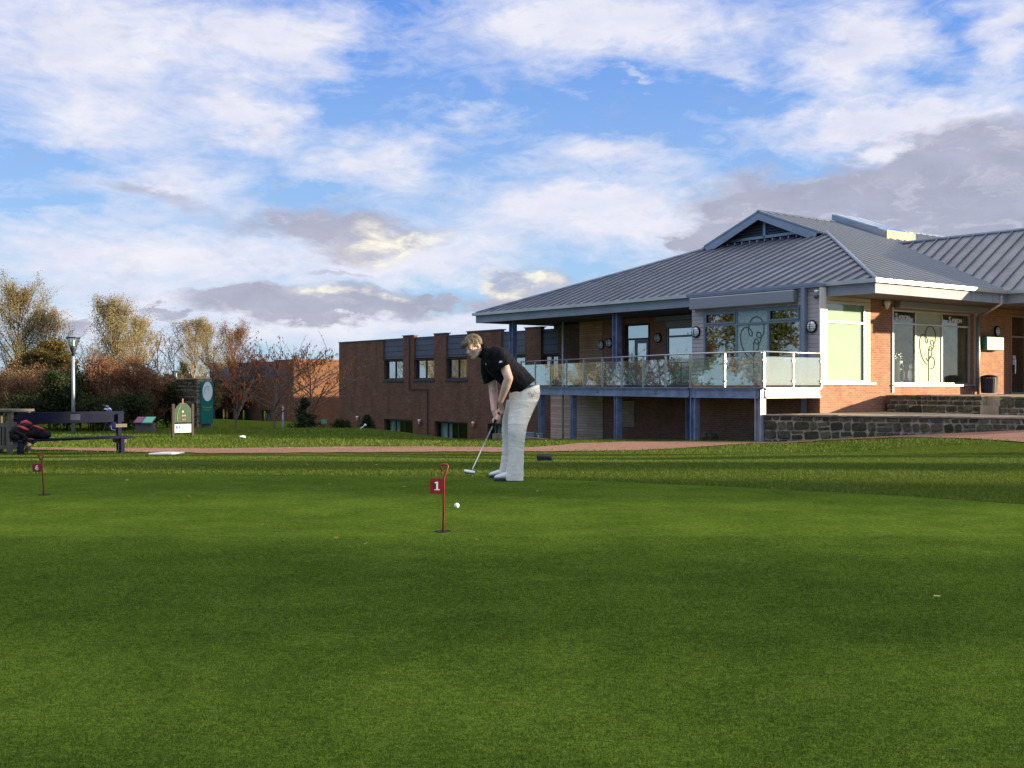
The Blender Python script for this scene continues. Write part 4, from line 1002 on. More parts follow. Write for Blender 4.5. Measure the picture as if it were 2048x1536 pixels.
# sunny facade fittings: sign box, bin, lamps
def bulkhead(F, u, z, label, r=.20):
    t = empty('wall_lamp', F.p(u, .0, z), label=label, cat='lamp', group='round caged bulkhead lamps on the clubhouse')
    ax = Vector((*F.N, 0)); c = F.p(u, .0, z)
    mb = MB(); mb.lathe([(r * .95, .0), (r * 1.05, .02), (r * 1.05, .05), (r * .95, .07), (r * .86, .07), (r * .84, .04)], c, 24, ax); mb.build('ring', MT['black_plastic'], t, smooth=True)
    mb = MB(); mb.lathe([(r * .85, .03), (r * .82, .085), (r * .6, .125), (r * .3, .14), (.01, .145)], c, 20, ax); mb.build('diffuser', MT['opal'], t, smooth=True)
    mb = MB(); uv = Vector((*F.U, 0))
    def arc(vert, off):
        return [c + ax * (.105 + .055 * math.cos(s * math.pi / 2)) + (Vector((0, 0, 1)) * s * r * .9 + uv * off if vert else uv * s * r * .9 * math.sqrt(max(0, 1 - (off / r) ** 2)) + Vector((0, 0, off))) for s in (-1, -.7, -.35, 0, .35, .7, 1)]
    mb.tube(arc(True, 0), .010, 6)
    for o_ in (-.075, .0, .075): mb.tube(arc(False, o_), .008, 6)
    mb.build('cage', MT['black_plastic'], t, smooth=True)
    return t
def onF(F, px, py, n=0.): u = F.u(px, n); return u, F.z(py, u, n)
for F, px, py, lb in ((FL, 1625, 653, 'round caged lamp on the pale cladding right of the bay window'), (FL, 1393, 664, 'round caged lamp on the pale cladding left of the bay window'),
                      (F3, 1317, 676, 'round caged lamp on the brick pier beside the porch door'), (F3, 1220, 686, 'round caged lamp on the brick next to the porch column'),
                      (F3, 1203, 690, 'round caged lamp on the warm timber cladding of the porch'), (FR, 1993, 663, 'round caged lamp on the sunlit brick above the green sign')):
    u, z = onF(F, px, py); bulkhead(F, u, z, lb)
MT['sign_pale'] = M('sign_pale', (.20, .31, .23), .4); MT['sign_green'] = M('sign_green', (.0, .12, .085), .35); MT['gold'] = M('gold', (.55, .45, .2), .4)
u0, z1 = onF(FR, 1971, 672); u1, z0 = onF(FR, 2012, 700)
t = empty('wall_sign', FR.p((u0 + u1) / 2, 0, z0), label='pale green box sign on the brick beside the entrance', cat='sign')
u0 = FR.u(1976, .35); u1 = FR.u(2010, .35); z0, z1 = FR.z(700, u0, .3), FR.z(673, u0, .3)
mb = MB(); FR.box(mb, u0, u1, .0, .30, z0, z1); mb.build('sign_box', MT['sign_green'], t, bevel=.01)
mb = MB(); FR.box(mb, u0 + .02, u1 - .02, .301, .31, z0 + .02, z1 - .02); mb.build('sign_face', MT['sign_pale'], t)
mb = MB(); pts = [(.25, .30), (.32, .38), (.40, .30), (.50, .33), (.62, .36), (.75, .30), (.95, .32), (1.15, .30)]
mb.tube([FR.p(u0 + a, .315, z0 + b) for a, b in pts if u0 + a < u1 - .05], .006, 5); mb.build('script_lettering', MT['white_plastic'], t)
# slatted bin by the wall
t = empty('litter_bin', FR.p(FR.u(1976, .6), .6, .66), label='dark slatted litter bin standing by the sunlit brick wall under the green sign', cat='bin')
mb = MB(); ub = FR.u(1978, .55); c = FR.p(ub, .55, .66)
for k in range(22):
    a = 2 * math.pi * k / 22; q = c + Vector((math.cos(a) * .26, math.sin(a) * .26, 0)); d = Vector((-math.sin(a), math.cos(a), 0))
    mb.bar(q + Vector((0, 0, .05)), q * 1 + Vector((math.cos(a) * .03, math.sin(a) * .03, .62)), .055, .02, (math.cos(a), math.sin(a), 0))
mb.build('slat', MT['frame_dark'], t)
mb = MB(); mb.lathe([(.21, .04), (.225, .06), (.235, .56), (.19, .58)], c, 20); mb.build('liner', MT['black_plastic'], t, smooth=True)
mb = MB(); mb.lathe([(.28, .62), (.30, .635), (.28, .66), (.16, .70), (.02, .715)], c, 20); mb.build('lid', MT['black_plastic'], t, smooth=True)
# cameras and alarm box
u, z = onF(FR, 1645, 583)
for i, zz in enumerate((z, z - .19)):
    t = empty('security_camera', FR.p(.0, .06, zz), label=('upper' if i == 0 else 'lower') + ' small dome camera on the white corner post of the bay', cat='camera', group='cameras on the corner post')
    mb = MB(); c = W(.06, -.12, zz); mb.ell(c, (.07, .07, .05)); mb.tube([c, W(.05, .0, zz + .04)], .03); mb.build('dome', MT['frame_dark'] if i else MT['white_plastic'], t, smooth=True)
u, z = onF(FR, 1768, 609)
t = empty('flood_lamp', FR.p(u, 0, z), label='white teardrop lamp on the brick under the roof corner', cat='lamp')
mb = MB(); c = FR.p(u, .12, z); mb.lathe([(.02, -.17), (.06, -.1), (.11, .02), (.12, .08), (.08, .15), (.02, .17)], c, 16); mb.build('lamp_shade', MT['white_plastic'], t, smooth=True)
mb = MB(); FR.box(mb, u - .08, u + .08, 0, .06, z - .05, z + .12); mb.build('bracket', MT['frame_dark'], t)
# ------------------------------------------------------------------ brown brick buildings
def block(F, name, label, L, zb, zt, bays, low_windows, depth, lights=(), mat='brick_brown'):
    """bays: list of (u0,u1,kind) kind 'pier' | 'bay'; everything in metres along the wall"""
    r = empty(name, F.p(0, 0, zb), label=label, cat='building')
    return r
# main one, parallel to the clubhouse; u grows to the left and away from the camera
O = Vector((-4.795, 62.)); k = (1160 - CX) / F0
FM = Fr(O, A2, -B2); um = FM.u
bm_ = empty('brick_building', FM.p(0, 0, -2.5), label='dark brown brick building with slate panels between its piers, behind the golfer', cat='building')
U_ = lambda px: um(px)
zt = 3.69
mb = MB(); low = []
for a, b, t_, bt in ((768, 825, 842, 862), (869, 935, 848, 882), (975, 1012, 850, 886)):
    low.append((U_(b), U_(a), -2.05, -.98))
ups = [(768, 806), (828, 868), (892, 934), (1002, 1050), (1082, 1116)]
upw = [(U_(b), U_(a), 1.32, 2.42) for a, b in ups]
FM.wall(mb, U_(1165), U_(678), -3.2, 2.44, -.3, 0, low + upw)
FM.wall(mb, U_(1165), U_(678), 2.44, zt - .12, -.32, -.22)
for a, b, dz in ((678, 766, .02), (806, 828, .17), (868, 892, .17), (934, 1002, .17), (1050, 1082, .17), (1116, 1165, .17)):
    FM.box(mb, U_(b), U_(a), -.22, .0, 2.441, zt - .1 + dz)
FG = Fr(FM.p(U_(678), 0, 0).xy, B2, A2)
mb.build('wall', MT['brick_brown'], bm_)
mb = MB(); FG.wall(mb, .31, 29, -3.2, zt, -.3, 0); FM.box(mb, U_(1165), U_(678) - .31, -29, -28.7, -3.2, zt); mb.build('side_wall', MT['brick_brown'], bm_)
mb = MB(); FM.box(mb, U_(1165), U_(678) - .31, -28.7, -.33, zt - .5, zt - .35); mb.build('roof', MT['frame_grey'], bm_)
mb = MB(); FM.box(mb, U_(1134), U_(1088), -3.5, -.6, zt - .3, zt + .42); mb.build('roof_plant_room', MT['slate_panel'], bm_)
for a, b in ((766, 806), (828, 868), (892, 934), (1002, 1050), (1082, 1116)): mb = MB(); FM.box(mb, U_(b), U_(a), -.21, -.10, 2.50, zt - .06); mb.build('slate_panel', MT['slate_panel'], bm_)
MT['coping_blue'] = M('coping_blue', (.05, .06, .16), .5); 
mb = MB()
for a, b, dz in ((678, 766, .02), (806, 828, .17), (868, 892, .17), (934, 1002, .17), (1050, 1082, .17), (1116, 1165, .17)): FM.box(mb, U_(b) - .04, U_(a) + .04, -.30, .04, zt - .1 + dz, zt - .05 + dz)
for a, b in ((766, 806), (828, 868), (892, 934), (1002, 1050), (1082, 1116)): FM.box(mb, U_(b) + .05, U_(a) - .05, -.30, -.07, zt - .06, zt - .02)
mb.build('coping', MT['coping_blue'], bm_)
for i, (a, b, c, d) in enumerate(upw):
    w = window(FM, bm_, a, b, c, d, mull=((a + b) / 2,), n=-.22, frame='frame_dark', glass='glass' if i in (2, 4) else 'glass_dark', fw=.08)
    mb = MB(); FM.box(mb, a - .06, b + .06, -.1, .05, c - .13, c - .02); mb.build('sill', MT['frame_dark'], w)
    mb = MB(); FM.box(mb, a + .08, b - .08, -.42, -.40, c + .05, d - .05) if i in (2, 4) else FM.box(mb, a + .1, a + (b - a) * .35, -.42, -.40, c + .05, d - .05); mb.build('curtain', MT['curtain'], w)
for i, (a, b, c, d) in enumerate(low):
    w = window(FM, bm_, a, b, c, d, mull=(a + (b - a) * .33, a + (b - a) * .66), n=-.22, frame='frame_dark', glass='glass_clear', fw=.08)
    mb = MB(); FM.box(mb, a + (b - a) * .64, b - .08, -.42, -.40, c + .05, d - .05); mb.build('curtain', MT['curtain_green'], w)
    mb = MB(); FM.box(mb, a, b, -.02, .015, d + .03, d + .24); mb.build('lintel', MT['brick_orange'] if False else MT['brick_brown'], w)
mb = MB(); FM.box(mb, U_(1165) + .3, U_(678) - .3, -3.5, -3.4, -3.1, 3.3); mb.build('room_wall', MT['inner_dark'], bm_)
mb = MB()
p = lambda px, py: FM.p(U_(px), .07, FM.z(py, U_(px)))
mb.tube([p(820.5, 674), p(820.5, 778), p(857, 778.5), p(857, 869)], .035, 6); mb.build('downpipe', MT['frame_dark'], bm_)
MT['amber'] = M('amber', (.45, .22, .05), .4)
for px, py, lb in ((718, 837, 'leftmost of the small white and amber lights on the brown brick wall'), (842, 844, 'white and amber wall light between the two lower windows on the brown brick'), (950, 849, 'white and amber wall light on the brown brick next to the golfer')):
    u, z = onF(FM, px, py); t = empty('wall_light', FM.p(u, 0, z), label=lb, cat='lamp', group='cylinder lights on the brown brick wall')
    c = FM.p(u, .12, z); mb = MB(); mb.lathe([(.07, .02), (.085, .03), (.085, .14), (.07, .15)], c, 14); mb.build('lamp_cap', MT['white_plastic'], t, smooth=True)
    mb = MB(); mb.lathe([(.05, -.15), (.07, -.14), (.07, .019), (.05, .02)], c, 14); mb.build('lamp_glass', MT['amber'], t, smooth=True)
# further building with the sunlit end
B0 = Vector((-16.5, 85.)); FA = Fr(B0, A2, -B2); FQ = Fr(B0, B2, -A2)
b2 = empty('brick_building', (B0.x, B0.y, -2.6), label='further brick building with stepped parapet and orange sunlit end wall, behind the bare cherry trees', cat='building')
zt2 = 2.95; Ua = lambda px: FA.u(px)
lw = [(Ua(b), Ua(a), -2.1, -.98) for a, b in ((439, 456), (479, 500), (521, 541))]
mb = MB(); FA.wall(mb, .0, Ua(419), -3.2, 1.6, -.3, 0, lw)
for a, b in ((419, 436), (459, 477), (503, 521), (548, 587)): FA.box(mb, Ua(b) if b < 587 else .0, Ua(a), -.3, 0, 1.601, zt2)
FA.box(mb, .3, Ua(419), -.32, -.31, 1.6, zt2 - .1)
mb.build('wall', MT['brick_brown'], b2)
mb = MB(); FQ.wall(mb, .301, 14, -3.2, zt2 - .02, -.3, 0); mb.build('end_wall', MT['brick_orange'], b2)
for a, b in ((436, 459), (477, 503), (521, 548)): mb = MB(); FA.box(mb, Ua(b), Ua(a), -.2, -.08, 1.601, zt2 - .12); mb.build('slate_panel', MT['slate_panel'], b2)
mb = MB(); FA.box(mb, .35, Ua(419), -14, -.35, zt2 - .5, zt2 - .4); mb.build('roof', MT['frame_grey'], b2)
mb = MB(); FQ.box(mb, .0, 14, -.3, .05, zt2, zt2 + .05); mb.build('coping', MT['coping'], b2)
for a, b, c, d in lw:
    w = window(FA, b2, a, b, c, d, mull=((a + b) / 2,), n=-.2, frame='frame_dark', glass='glass_clear', fw=.08)
    mb = MB(); FA.box(mb, a + .08, b - .08, -.4, -.38, c, d); mb.build('curtain', MT['curtain'], w)
# low dark range further left
B1 = Vector((-29.6, 95.)); FA2 = Fr(B1, A2, -B2)
b3 = empty('brick_building', (B1.x, B1.y, -2.6), label='low dark brick range with flat roof behind the stone sign wall', cat='building')
mb = MB(); FA2.wall(mb, -8.5, 12, -3.2, 1.7, -.3, 0)
for u in (-6, -2.2, 1.6, 5.4): FA2.box(mb, u, u + 1.3, -.3, .12, -3.2, 1.95)
mb.build('wall', MT['brick_brown'], b3)
mb = MB(); FA2.box(mb, -8.4, 12, -10, -.31, 1.4, 1.5); mb.build('roof', MT['frame_grey'], b3)
# drain pole
p = at(566, 856, 52); t = empty('marker_pole', (p.x, p.y, -1.9), label='thin grey pole in front of the brown brick wall by the cherry tree', cat='pole')
mb = MB(); mb.tube([(p.x, p.y, -1.9), (p.x, p.y, at(566, 812, 52).z)], .045, 8); mb.build('pole', MT['galv'], t, smooth=True)
mb = MB(); mb.lathe([(.06, 0), (.06, .04), (.02, .06)], (p.x, p.y, at(566, 812, 52).z), 10); mb.build('cap', MT['galv'], t)
# ------------------------------------------------------------------ sign wall of rubble with green plaque
G0 = at(393, 857, 45).xy; FP = Fr(G0, A2, -B2); FPr = Fr(G0, B2, -A2)
t = rubble('sign_wall', G0, G0 + A2 * 2.25, -.74, 1.22, .62, 'rubble stone pier carrying the tall green and white plaque', 9, cop=.04)
t['category'] = 'wall'
rd = random.Random(5); mb = MB()
z = -.8
while z < 1.2:
    h = min(rd.choice([.14, .2, .27]), 1.22 - z); k = rd.uniform(.3, .7) * .62
    for u0, u1 in ((0.0, k), (k, .63)):
        FPr.box(mb, u0 + .01, u1 - .01, -.02, rd.uniform(.03, .07), z + .01, z + h - .01)
    z += h
mb.build('end_stonework', MT['coping'], t, bevel=.02)
MT['sign_teal'] = M('sign_teal', (.006, .15, .11), .5, spec=.3)
s = empty('green_sign', FPr.p(.3, .1, -.55), label='tall green plaque with a white oval emblem fixed to the rubble stone pier', cat='sign')
u0, u1 = .12, .62; z0, z1 = FPr.z(848, .1), FPr.z(763.5, .1)
mb = MB(); FPr.box(mb, u0, u1, .09, .19, z0, z1); mb.build('sign_board', MT['sign_teal'], s, bevel=.008)
cu, cz = (u0 + u1) / 2 + .01, FPr.z(783, .3)
mb = MB(); mb.lathe([(.205, 0), (.205, .01)], FPr.p(cu, .19, cz), 32, (*FPr.N, 0)); o = mb.build('emblem', MT['white_plastic'], s)
# oval: taller than wide
for v in o.data.vertices: v.co.z = (v.co.z + s.location.z - cz) * 1.9 + cz - s.location.z
MT['emblem_green'] = M('emblem_green', (.35, .62, .52), .4)
mb = MB()
pts = [(.09, .18), (.0, .25), (-.09, .18), (-.13, .02), (-.11, -.12)]
mb.tube([FPr.p(cu + a, .203, cz + b) for a, b in pts], [.012, .022, .026, .018, .006], 6)
mb.tube([FPr.p(cu + a, .203, cz + b) for a, b in ((.07, .02), (.04, .10), (.0, .12))], .010, 6)
mb.build('emblem_mark', MT['emblem_green'], s)
uu, vv, nn = (*B2, 0), (0, 0, 1), (*(-A2), 0)
mb = MB()
for i, (w, yy, hh) in enumerate(((.40, 815, .022), (.30, 818.5, .012), (.22, 821.5, .012))):
    k = -w / 2
    while k < w / 2 - .02: FPr.box(mb, (u0 + u1) / 2 + k, (u0 + u1) / 2 + k + .022, .191, .196, FPr.z(yy, .1), FPr.z(yy, .1) + hh); k += .034
mb.build('gold_lettering', MT['gold'], s)
# course board
p0 = at(346, 873, 36.5); FD = Fr(p0.xy, (B2 * .98 + Vector((.05, .1))).normalized(), -A2)
t = empty('course_board', (p0.x, p0.y, Tz(p0.x, p0.y)), label='small course map board on two dark posts in the grass', cat='sign')
g0 = Tz(p0.x, p0.y) - .1; wB = .66
for u in (0, wB):
    mb = MB(); FD.box(mb, u - .045, u + .045, -.045, .045, g0, FD.z(808, 0)); mb.build('post', MT['bark_dark'], t, bevel=.006)
zt_ = FD.z(805, .3); zm = FD.z(845, .3)
mb = MB(); pts = [(.05, zm), (wB - .05, zm), (wB - .05, zt_ - .22), (wB - .12, zt_ - .12), (wB * .66, zt_ - .02), (wB * .5, zt_), (wB * .34, zt_ - .02), (.12, zt_ - .12), (.05, zt_ - .22)]
mb.extr([FD.p(a, .0, b) for a, b in pts], (*(FD.N * .03), 0)); MT['board_green'] = M('board_green', (.008, .045, .018), .6, fn=vary((.008, .045, .018), .3, 6)); mb.build('map_panel', MT['board_green'], t)
MT['lime'] = M('lime', (.15, .30, .03), .5); MT['orange_p'] = M('orange_p', (.35, .07, .02), .5); MT['yellow_p'] = M('yellow_p', (.35, .22, .05), .5)
mb = MB(); mb.tube([FD.p(a, .034, b) for a, b in ((.14, zm + .05), (.13, zm + .25), (.17, zm + .40), (.24, zm + .52), (.24, zm + .60))], [.014, .011, .014, .010, .007], 5); mb.build('fairway_mark', MT['lime'], t)
for i, (m_, n_) in enumerate((('orange_p', .07), ('yellow_p', .20), ('white_plastic', .33))):
    mb = MB()
    for q in range(2 if i < 2 else 1): FD.box(mb, .30 + q * .07, .35 + q * .07, .03, .036, zm + n_, zm + n_ + .05)
    mb.build('distance_tile', MT[m_], t)
mb = MB(); FD.box(mb, .30, .34, .03, .036, zm + .62, zm + .78); mb.build('hole_number', MT['orange_p'], t)
zb_ = FD.z(865, .3)
mb = MB(); FD.box(mb, .05, wB - .05, .0, .03, zb_, zm - .05); mb.build('lower_panel', MT['white_plastic'], t)
MT['blue_p'] = M('blue_p', (.06, .12, .5), .5)
mb = MB(); FD.box(mb, .08, .24, .031, .036, zb_ + .12, zm - .10); mb.build('blue_mark', MT['blue_p'], t)
text_mesh('lettering', 'i', .13, MT['white_plastic'], t, FD.p(.145, .037, zb_ + .14), (*FD.U, 0), vv, (*FD.N, 0), bold=.004)
# low slatted planter sign behind the bench
p0 = at(271, 864, 40.5); t = empty('low_sign', (p0.x, p0.y, Tz(p0.x, p0.y)), label='low slatted timber stand with purple and green sloping panels, right of the bench', cat='sign')
x0, x1 = p0.x, at(304, 864, 40.5).x; zb = Tz(p0.x, p0.y)
mb = MB(); n = 12
for k in range(n): a = x0 + (x1 - x0) * k / n; mb.box(a, a + (x1 - x0) / n * .8, 40.5, 40.54, zb, zb + .34)
mb.box(x0, x1, 40.55, 41.0, zb, zb + .33); mb.build('slatted_base', MT['timber_grey'], t)
xm = x0 + (x1 - x0) * .42
MT['purple'] = M('purple', (.16, .02, .10), .5); MT['mint'] = M('mint', (.10, .38, .28), .5)
for a, b, m_ in ((x0 - .05, xm - .01, 'purple'), (xm + .01, x1 + .02, 'mint')):
    mb = MB(); mb.hexa([(a, 40.42, zb + .33), (b, 40.42, zb + .33), (b, 40.9, zb + .52), (a, 40.9, zb + .52), (a, 40.42, zb + .36), (b, 40.42, zb + .36), (b, 40.9, zb + .55), (a, 40.9, zb + .55)]); mb.build('sign_panel', MT[m_], t)
# small green sign near the conifers
p0 = at(648, 848, 54); t = empty('wall_plate', (p0.x, p0.y, -2.), label='small green plate on a short post beside the conifer at the brick wall', cat='sign')
mb = MB(); mb.box(p0.x - .02, p0.x + .02, 54, 54.04, -2.2, p0.z); mb.build('post', MT['frame_dark'], t)
mb = MB(); c = at(648, 843, 54); mb.box(c.x - .13, c.x + .13, 53.96, 53.99, c.z - .1, c.z + .1); mb.build('plate', MT['mint'], t)
# ------------------------------------------------------------------ lamp posts
def lamp_post(px, yb, yt, Y, label, grp=True, zb=None):
    p = at(px, yb, Y); h = at(px, yt, Y).z - (zb if zb is not None else p.z); z0 = zb if zb is not None else p.z
    t = empty('lamp_post', (p.x, p.y, z0), label=label, cat='lamp post', group='lamp posts with funnel heads')
    c = Vector((p.x, p.y, z0)); s = h / 3.4
    mb = MB(); mb.lathe([(.10, -.05), (.10, .04), (.065, .06), (.06, 1.2), (.05, 2.72)], c, 14, (0, 0, 1), s, s) if False else mb.tube([c + Vector((0, 0, z)) for z in (-.05, h * .5, h * .80)], [.068 * s, .058 * s, .052 * s], 12); mb.build('pole', MT['galv'], t, smooth=True)
    k = h / 3.4
    mb = MB(); mb.lathe([(.05 * k, h * .80), (.07 * k, h * .84), (.12 * k, h * .88), (.125 * k, h * .90), (.06 * k, h * .905)], c, 16); mb.build('funnel', MT['frame_dark'], t, smooth=True)
    mb = MB(); mb.lathe([(.115 * k, h * .90), (.225 * k, h * .988), (.222 * k, h * .988), (.112 * k, h * .90)], c, 20); mb.build('lamp_glass', MT['glass_clear'], t, smooth=True)
    mb = MB()
    for q in range(8):
        a = q * math.pi / 4 + .2; d = Vector((math.cos(a), math.sin(a), 0)); mb.tube([c + d * .12 * k + Vector((0, 0, h * .90)), c + d * .225 * k + Vector((0, 0, h * .988))], .008 * k, 4)
    mb.build('rib', MT['frame_dark'], t)
    mb = MB(); mb.lathe([(.245 * k, h * .988), (.25 * k, h * .992), (.24 * k, h * 1.0), (.03, h * 1.004)], c, 24); mb.build('lid', MT['frame_dark'], t, smooth=True)
    mb = MB(); mb.lathe([(.04 * k, h * .90), (.05 * k, h * .905), (.05 * k, h * .965), (.03 * k, h * .97)], c, 12); mb.build('lamp_core', MT['white_plastic'], t, smooth=True)
    return t
lamp_post(146.5, 866, 674, 39.8, 'tall grey lamp post with funnel shaped head behind the bench')
lamp_post(352, 866, 742, 78, 'distant pale lamp post rising behind the stone sign wall', zb=-2.4)
# ------------------------------------------------------------------ bench with bag
q0, q1 = at(36, 880, 25), at(268, 872, 27.); FBn = Fr(q0.xy, (q1.xy - q0.xy).normalized(), Vector((.60, -.80))); 
FBn.N = Vector((FBn.U.y, -FBn.U.x)); LB = (q1.xy - q0.xy).length
bz = Tz(q0.x, q0.y); zs = -.22
t = empty('bench', FBn.p(LB / 2, 0, bz), label='long navy blue bench with plank back on the grass at the left', cat='bench')
mb = MB(); FBn.box(mb, 0, LB, -.46, -.24, zs - .055, zs); FBn.box(mb, 0, LB, -.22, .0, zs - .055, zs); mb.build('seat', MT['navy_paint'], t, bevel=.008)
mb = MB(); FBn.box(mb, .22, LB + .03, -.60, -.555, .10, .37); mb.build('backrest', MT['navy_paint'], t, bevel=.008)
mb = MB(); FBn.box(mb, 1.45, 1.69, -.555, -.548, .17, .31); mb.build('plaque', MT['plaque'], t, bevel=.002)
for u in (.05, LB - .32):
    mb = MB(); FBn.box(mb, u, u + .10, -.12, -.03, bz - .08, zs - .056); mb.build('leg', MT['navy_paint'], t, bevel=.006)
    mb = MB(); FBn.box(mb, u + .15, u + .25, -.555, -.47, bz - .08, .30); mb.build('leg', MT['navy_paint'], t, bevel=.006)
    mb = MB(); FBn.box(mb, u + .02, u + .20, -.47, -.12, zs - .16, zs - .058); mb.build('bearer', MT['timber_grey'], t)
mb = MB(); FBn.box(mb, LB - .26, LB + .03, -.55, -.40, -.02, .06); mb.build('arm_bracket', MT['timber_grey'], t)
# black and red bag lying on the seat
c = lambda u, n, z: FBn.p(u, n, z)
t = empty('kit_bag', c(.35, -.2, zs), label='crumpled black kit bag with red trim lying on the bench seat', cat='bag')
mb = MB(); Uv = Vector((*FBn.U, 0)); Nv = Vector((*FBn.N, 0)); Zv = Vector((0, 0, 1))
mb.loft([(c(-.12, -.15, zs + .13), Nv * .05, Zv * .05), (c(-.02, -.18, zs + .17), Nv * .12, Zv * .12), (c(.12, -.2, zs + .19), Nv * .17, Zv * .17), (c(.3, -.22, zs + .17), Nv * .19, Zv * .165), (c(.5, -.22, zs + .14), Nv * .18, Zv * .14), (c(.7, -.22, zs + .10), Nv * .16, Zv * .10), (c(.80, -.22, zs + .09), Nv * .1, Zv * .08)], 16, 2.4)
mb.ell(c(.02, -.12, zs + .07), (.16, .12, .09)); mb.ell(c(.62, -.1, zs + .08), (.16, .1, .09)); mb.ell(c(.2, -.16, zs + .3), (.14, .1, .06))
MT['bag_black'] = M('bag_black', (.010, .010, .013), .75, spec=.15, fn=vary((.010, .010, .014), .4, 12., .5, .02))
remesh(mb, 'bag_body', MT['bag_black'], t, .012, 3, disp=(.10, .05))
MT['bag_red'] = M('bag_red', (.45, .03, .035), .55)
for pts, r in (([(.02, -.02, .30), (.13, .03, .25), (.24, .0, .22)], .045), ([(.14, -.12, .37), (.24, -.1, .38), (.36, -.1, .34)], .06), ([(.38, -.06, .30), (.5, -.04, .25), (.62, -.05, .21)], .045), ([(.22, .02, .02), (.34, .03, .00)], .035)):
    mb = MB(); mb.loft([(c(u, n - .05, zs + z), Nv * .05, Zv * r * (.5 if i in (0, len(pts) - 1) else 1)) for i, (u, n, z) in enumerate(pts)], 10); mb.build('red_trim', MT['bag_red'], t, smooth=True)
mb = MB(); mb.tube([c(-.05, -.05, zs + .2), c(.1, .06, zs + .1), c(.22, .08, zs - .04), c(.3, .06, zs - .08), c(.42, .02, zs - .02)], .03, 6); mb.build('strap', MT['bag_black'], t, smooth=True)
# blue golf bag on its stand behind the bench
MT['bag_blue'] = M('bag_blue', (.02, .035, .28), .45, fn=vary((.02, .04, .32), .4, 10., .4, .02)); MT['lilac'] = M('lilac', (.28, .24, .42), .5)
Yb = 39.; q = at(239, 864, Yb); top = at(214, 822, Yb); gz = Tz(q.x, Yb)
t = empty('golf_bag', (q.x, Yb, gz), label='blue golf bag leaning on its stand behind the bench', cat='golf bag')
p0, p1 = Vector((q.x, Yb, gz + .12)), Vector((top.x, Yb + .1, top.z)); ax = (p1 - p0).normalized(); sx = ax.cross(Vector((0, 1, 0))).normalized()
mb = MB(); mb.loft([(p0 + ax * f, sx * r, ax.cross(sx) * r) for f, r in ((0, .11), (.03, .135), (.3, .125), (.55, .115), ((p1 - p0).length - .08, .125), ((p1 - p0).length, .12))], 16); mb.build('bag_body', MT['bag_blue'], t, smooth=True)
mb = MB(); mb.ell(p0 + ax * .22 - sx * .13 * 0 + Vector((.02, -.13, .0)), (.12, .08, .17)); mb.ell(p0 + ax * .1 + Vector((-.16, -.05, .08)), (.08, .09, .10)); mb.build('pocket', MT['bag_blue'], t, smooth=True)
mb = MB(); mb.tube([p0 + ax * .08 + Vector((-.20, -.15, .10)), p0 + ax * .1 + Vector((-.17, -.16, -.03)), p0 + Vector((-.08, -.17, .02))], .012, 6); mb.build('piping', MT['white_plastic'], t, smooth=True)
mb = MB()
for k in (-1, 1): mb.tube([p0 + ax * .65, Vector((q.x - .55, Yb + k * .22, gz))], .012, 6)
mb.build('stand_leg', MT['frame_dark'], t)
for i, (dx, dz, m_) in enumerate(((-.13, .14, 'frame_dark'), (-.02, .11, 'lilac'), (.06, .03, 'white_plastic'), (-.06, .02, 'white_plastic'))):
    b = p1 + Vector((dx * .5 + .01, 0, 0)); e = p1 + Vector((dx, -.02, dz + .03)); mb = MB(); mb.tube([b, e], .012, 6)
    mb.loft([(e + Vector((-.07, 0, .01)), (0, .02, 0), (0, 0, .015)), (e + Vector((-.02, 0, .02)), (0, .05, 0), (0, 0, .04)), (e + Vector((.04, 0, 0)), (0, .045, 0), (0, 0, .035)), (e + Vector((.07, 0, -.02)), (0, .02, 0), (0, 0, .02))], 10); mb.build('club', MT[m_], t, smooth=True)
# slatted timber bin housing at the left edge
Yl = 26.2; x1 = at(22, 900, Yl).x; x0 = at(-42, 900, Yl).x; zt = at(0, 823, Yl).z; gz = Tz(x1, Yl)
t = empty('bin_housing', ((x0 + x1) / 2, Yl, gz), label='slatted grey timber bin housing with flat lid at the left edge', cat='bin')
d = .62; sh_ = .20
def bh(mb, u0, u1, v0, v1, z0, z1): mb.hexa([(x0 + u + v * sh_ / d * 1., Yl + v, z) for z in (z0, z1) for u, v in ((u0, v0), (u1, v0), (u1, v1), (u0, v1))])
Wd = x1 - x0
mb = MB(); bh(mb, -.04, Wd + .05, -.05, d + .05, zt - .01, zt + .05); mb.build('lid', MT['timber_grey'], t, bevel=.006)
for u in (0, Wd - .09):
    for v in (0, d - .08): mb = MB(); bh(mb, u, u + .09, v, v + .08, gz - .06, zt - .012); mb.build('corner_post', MT['timber_grey'], t, bevel=.005)
mb = MB()
for z0, z1 in ((zt - .36, zt - .27), (gz + .10, gz + .19)):
    bh(mb, .091, Wd - .091, .01, .05, z0, z1); bh(mb, Wd - .06, Wd - .02, .081, d - .081, z0, z1); bh(mb, .02, .06, .081, d - .081, z0, z1)
mb.build('rail', MT['timber_grey'], t)
mb = MB(); k = .10
while k < Wd - .12: bh(mb, k, k + .05, .015, .04, gz + .191, zt - .361); k += .085
k = .09
while k < d - .1: bh(mb, Wd - .055, Wd - .03, k, k + .05, gz + .191, zt - .361); k += .085
mb.build('slat', MT['timber_grey'], t)
mb = MB(); bh(mb, .12, Wd - .14, .10, d - .1, gz + .12, zt - .40); mb.build('liner', MT['black_plastic'], t, bevel=.01)
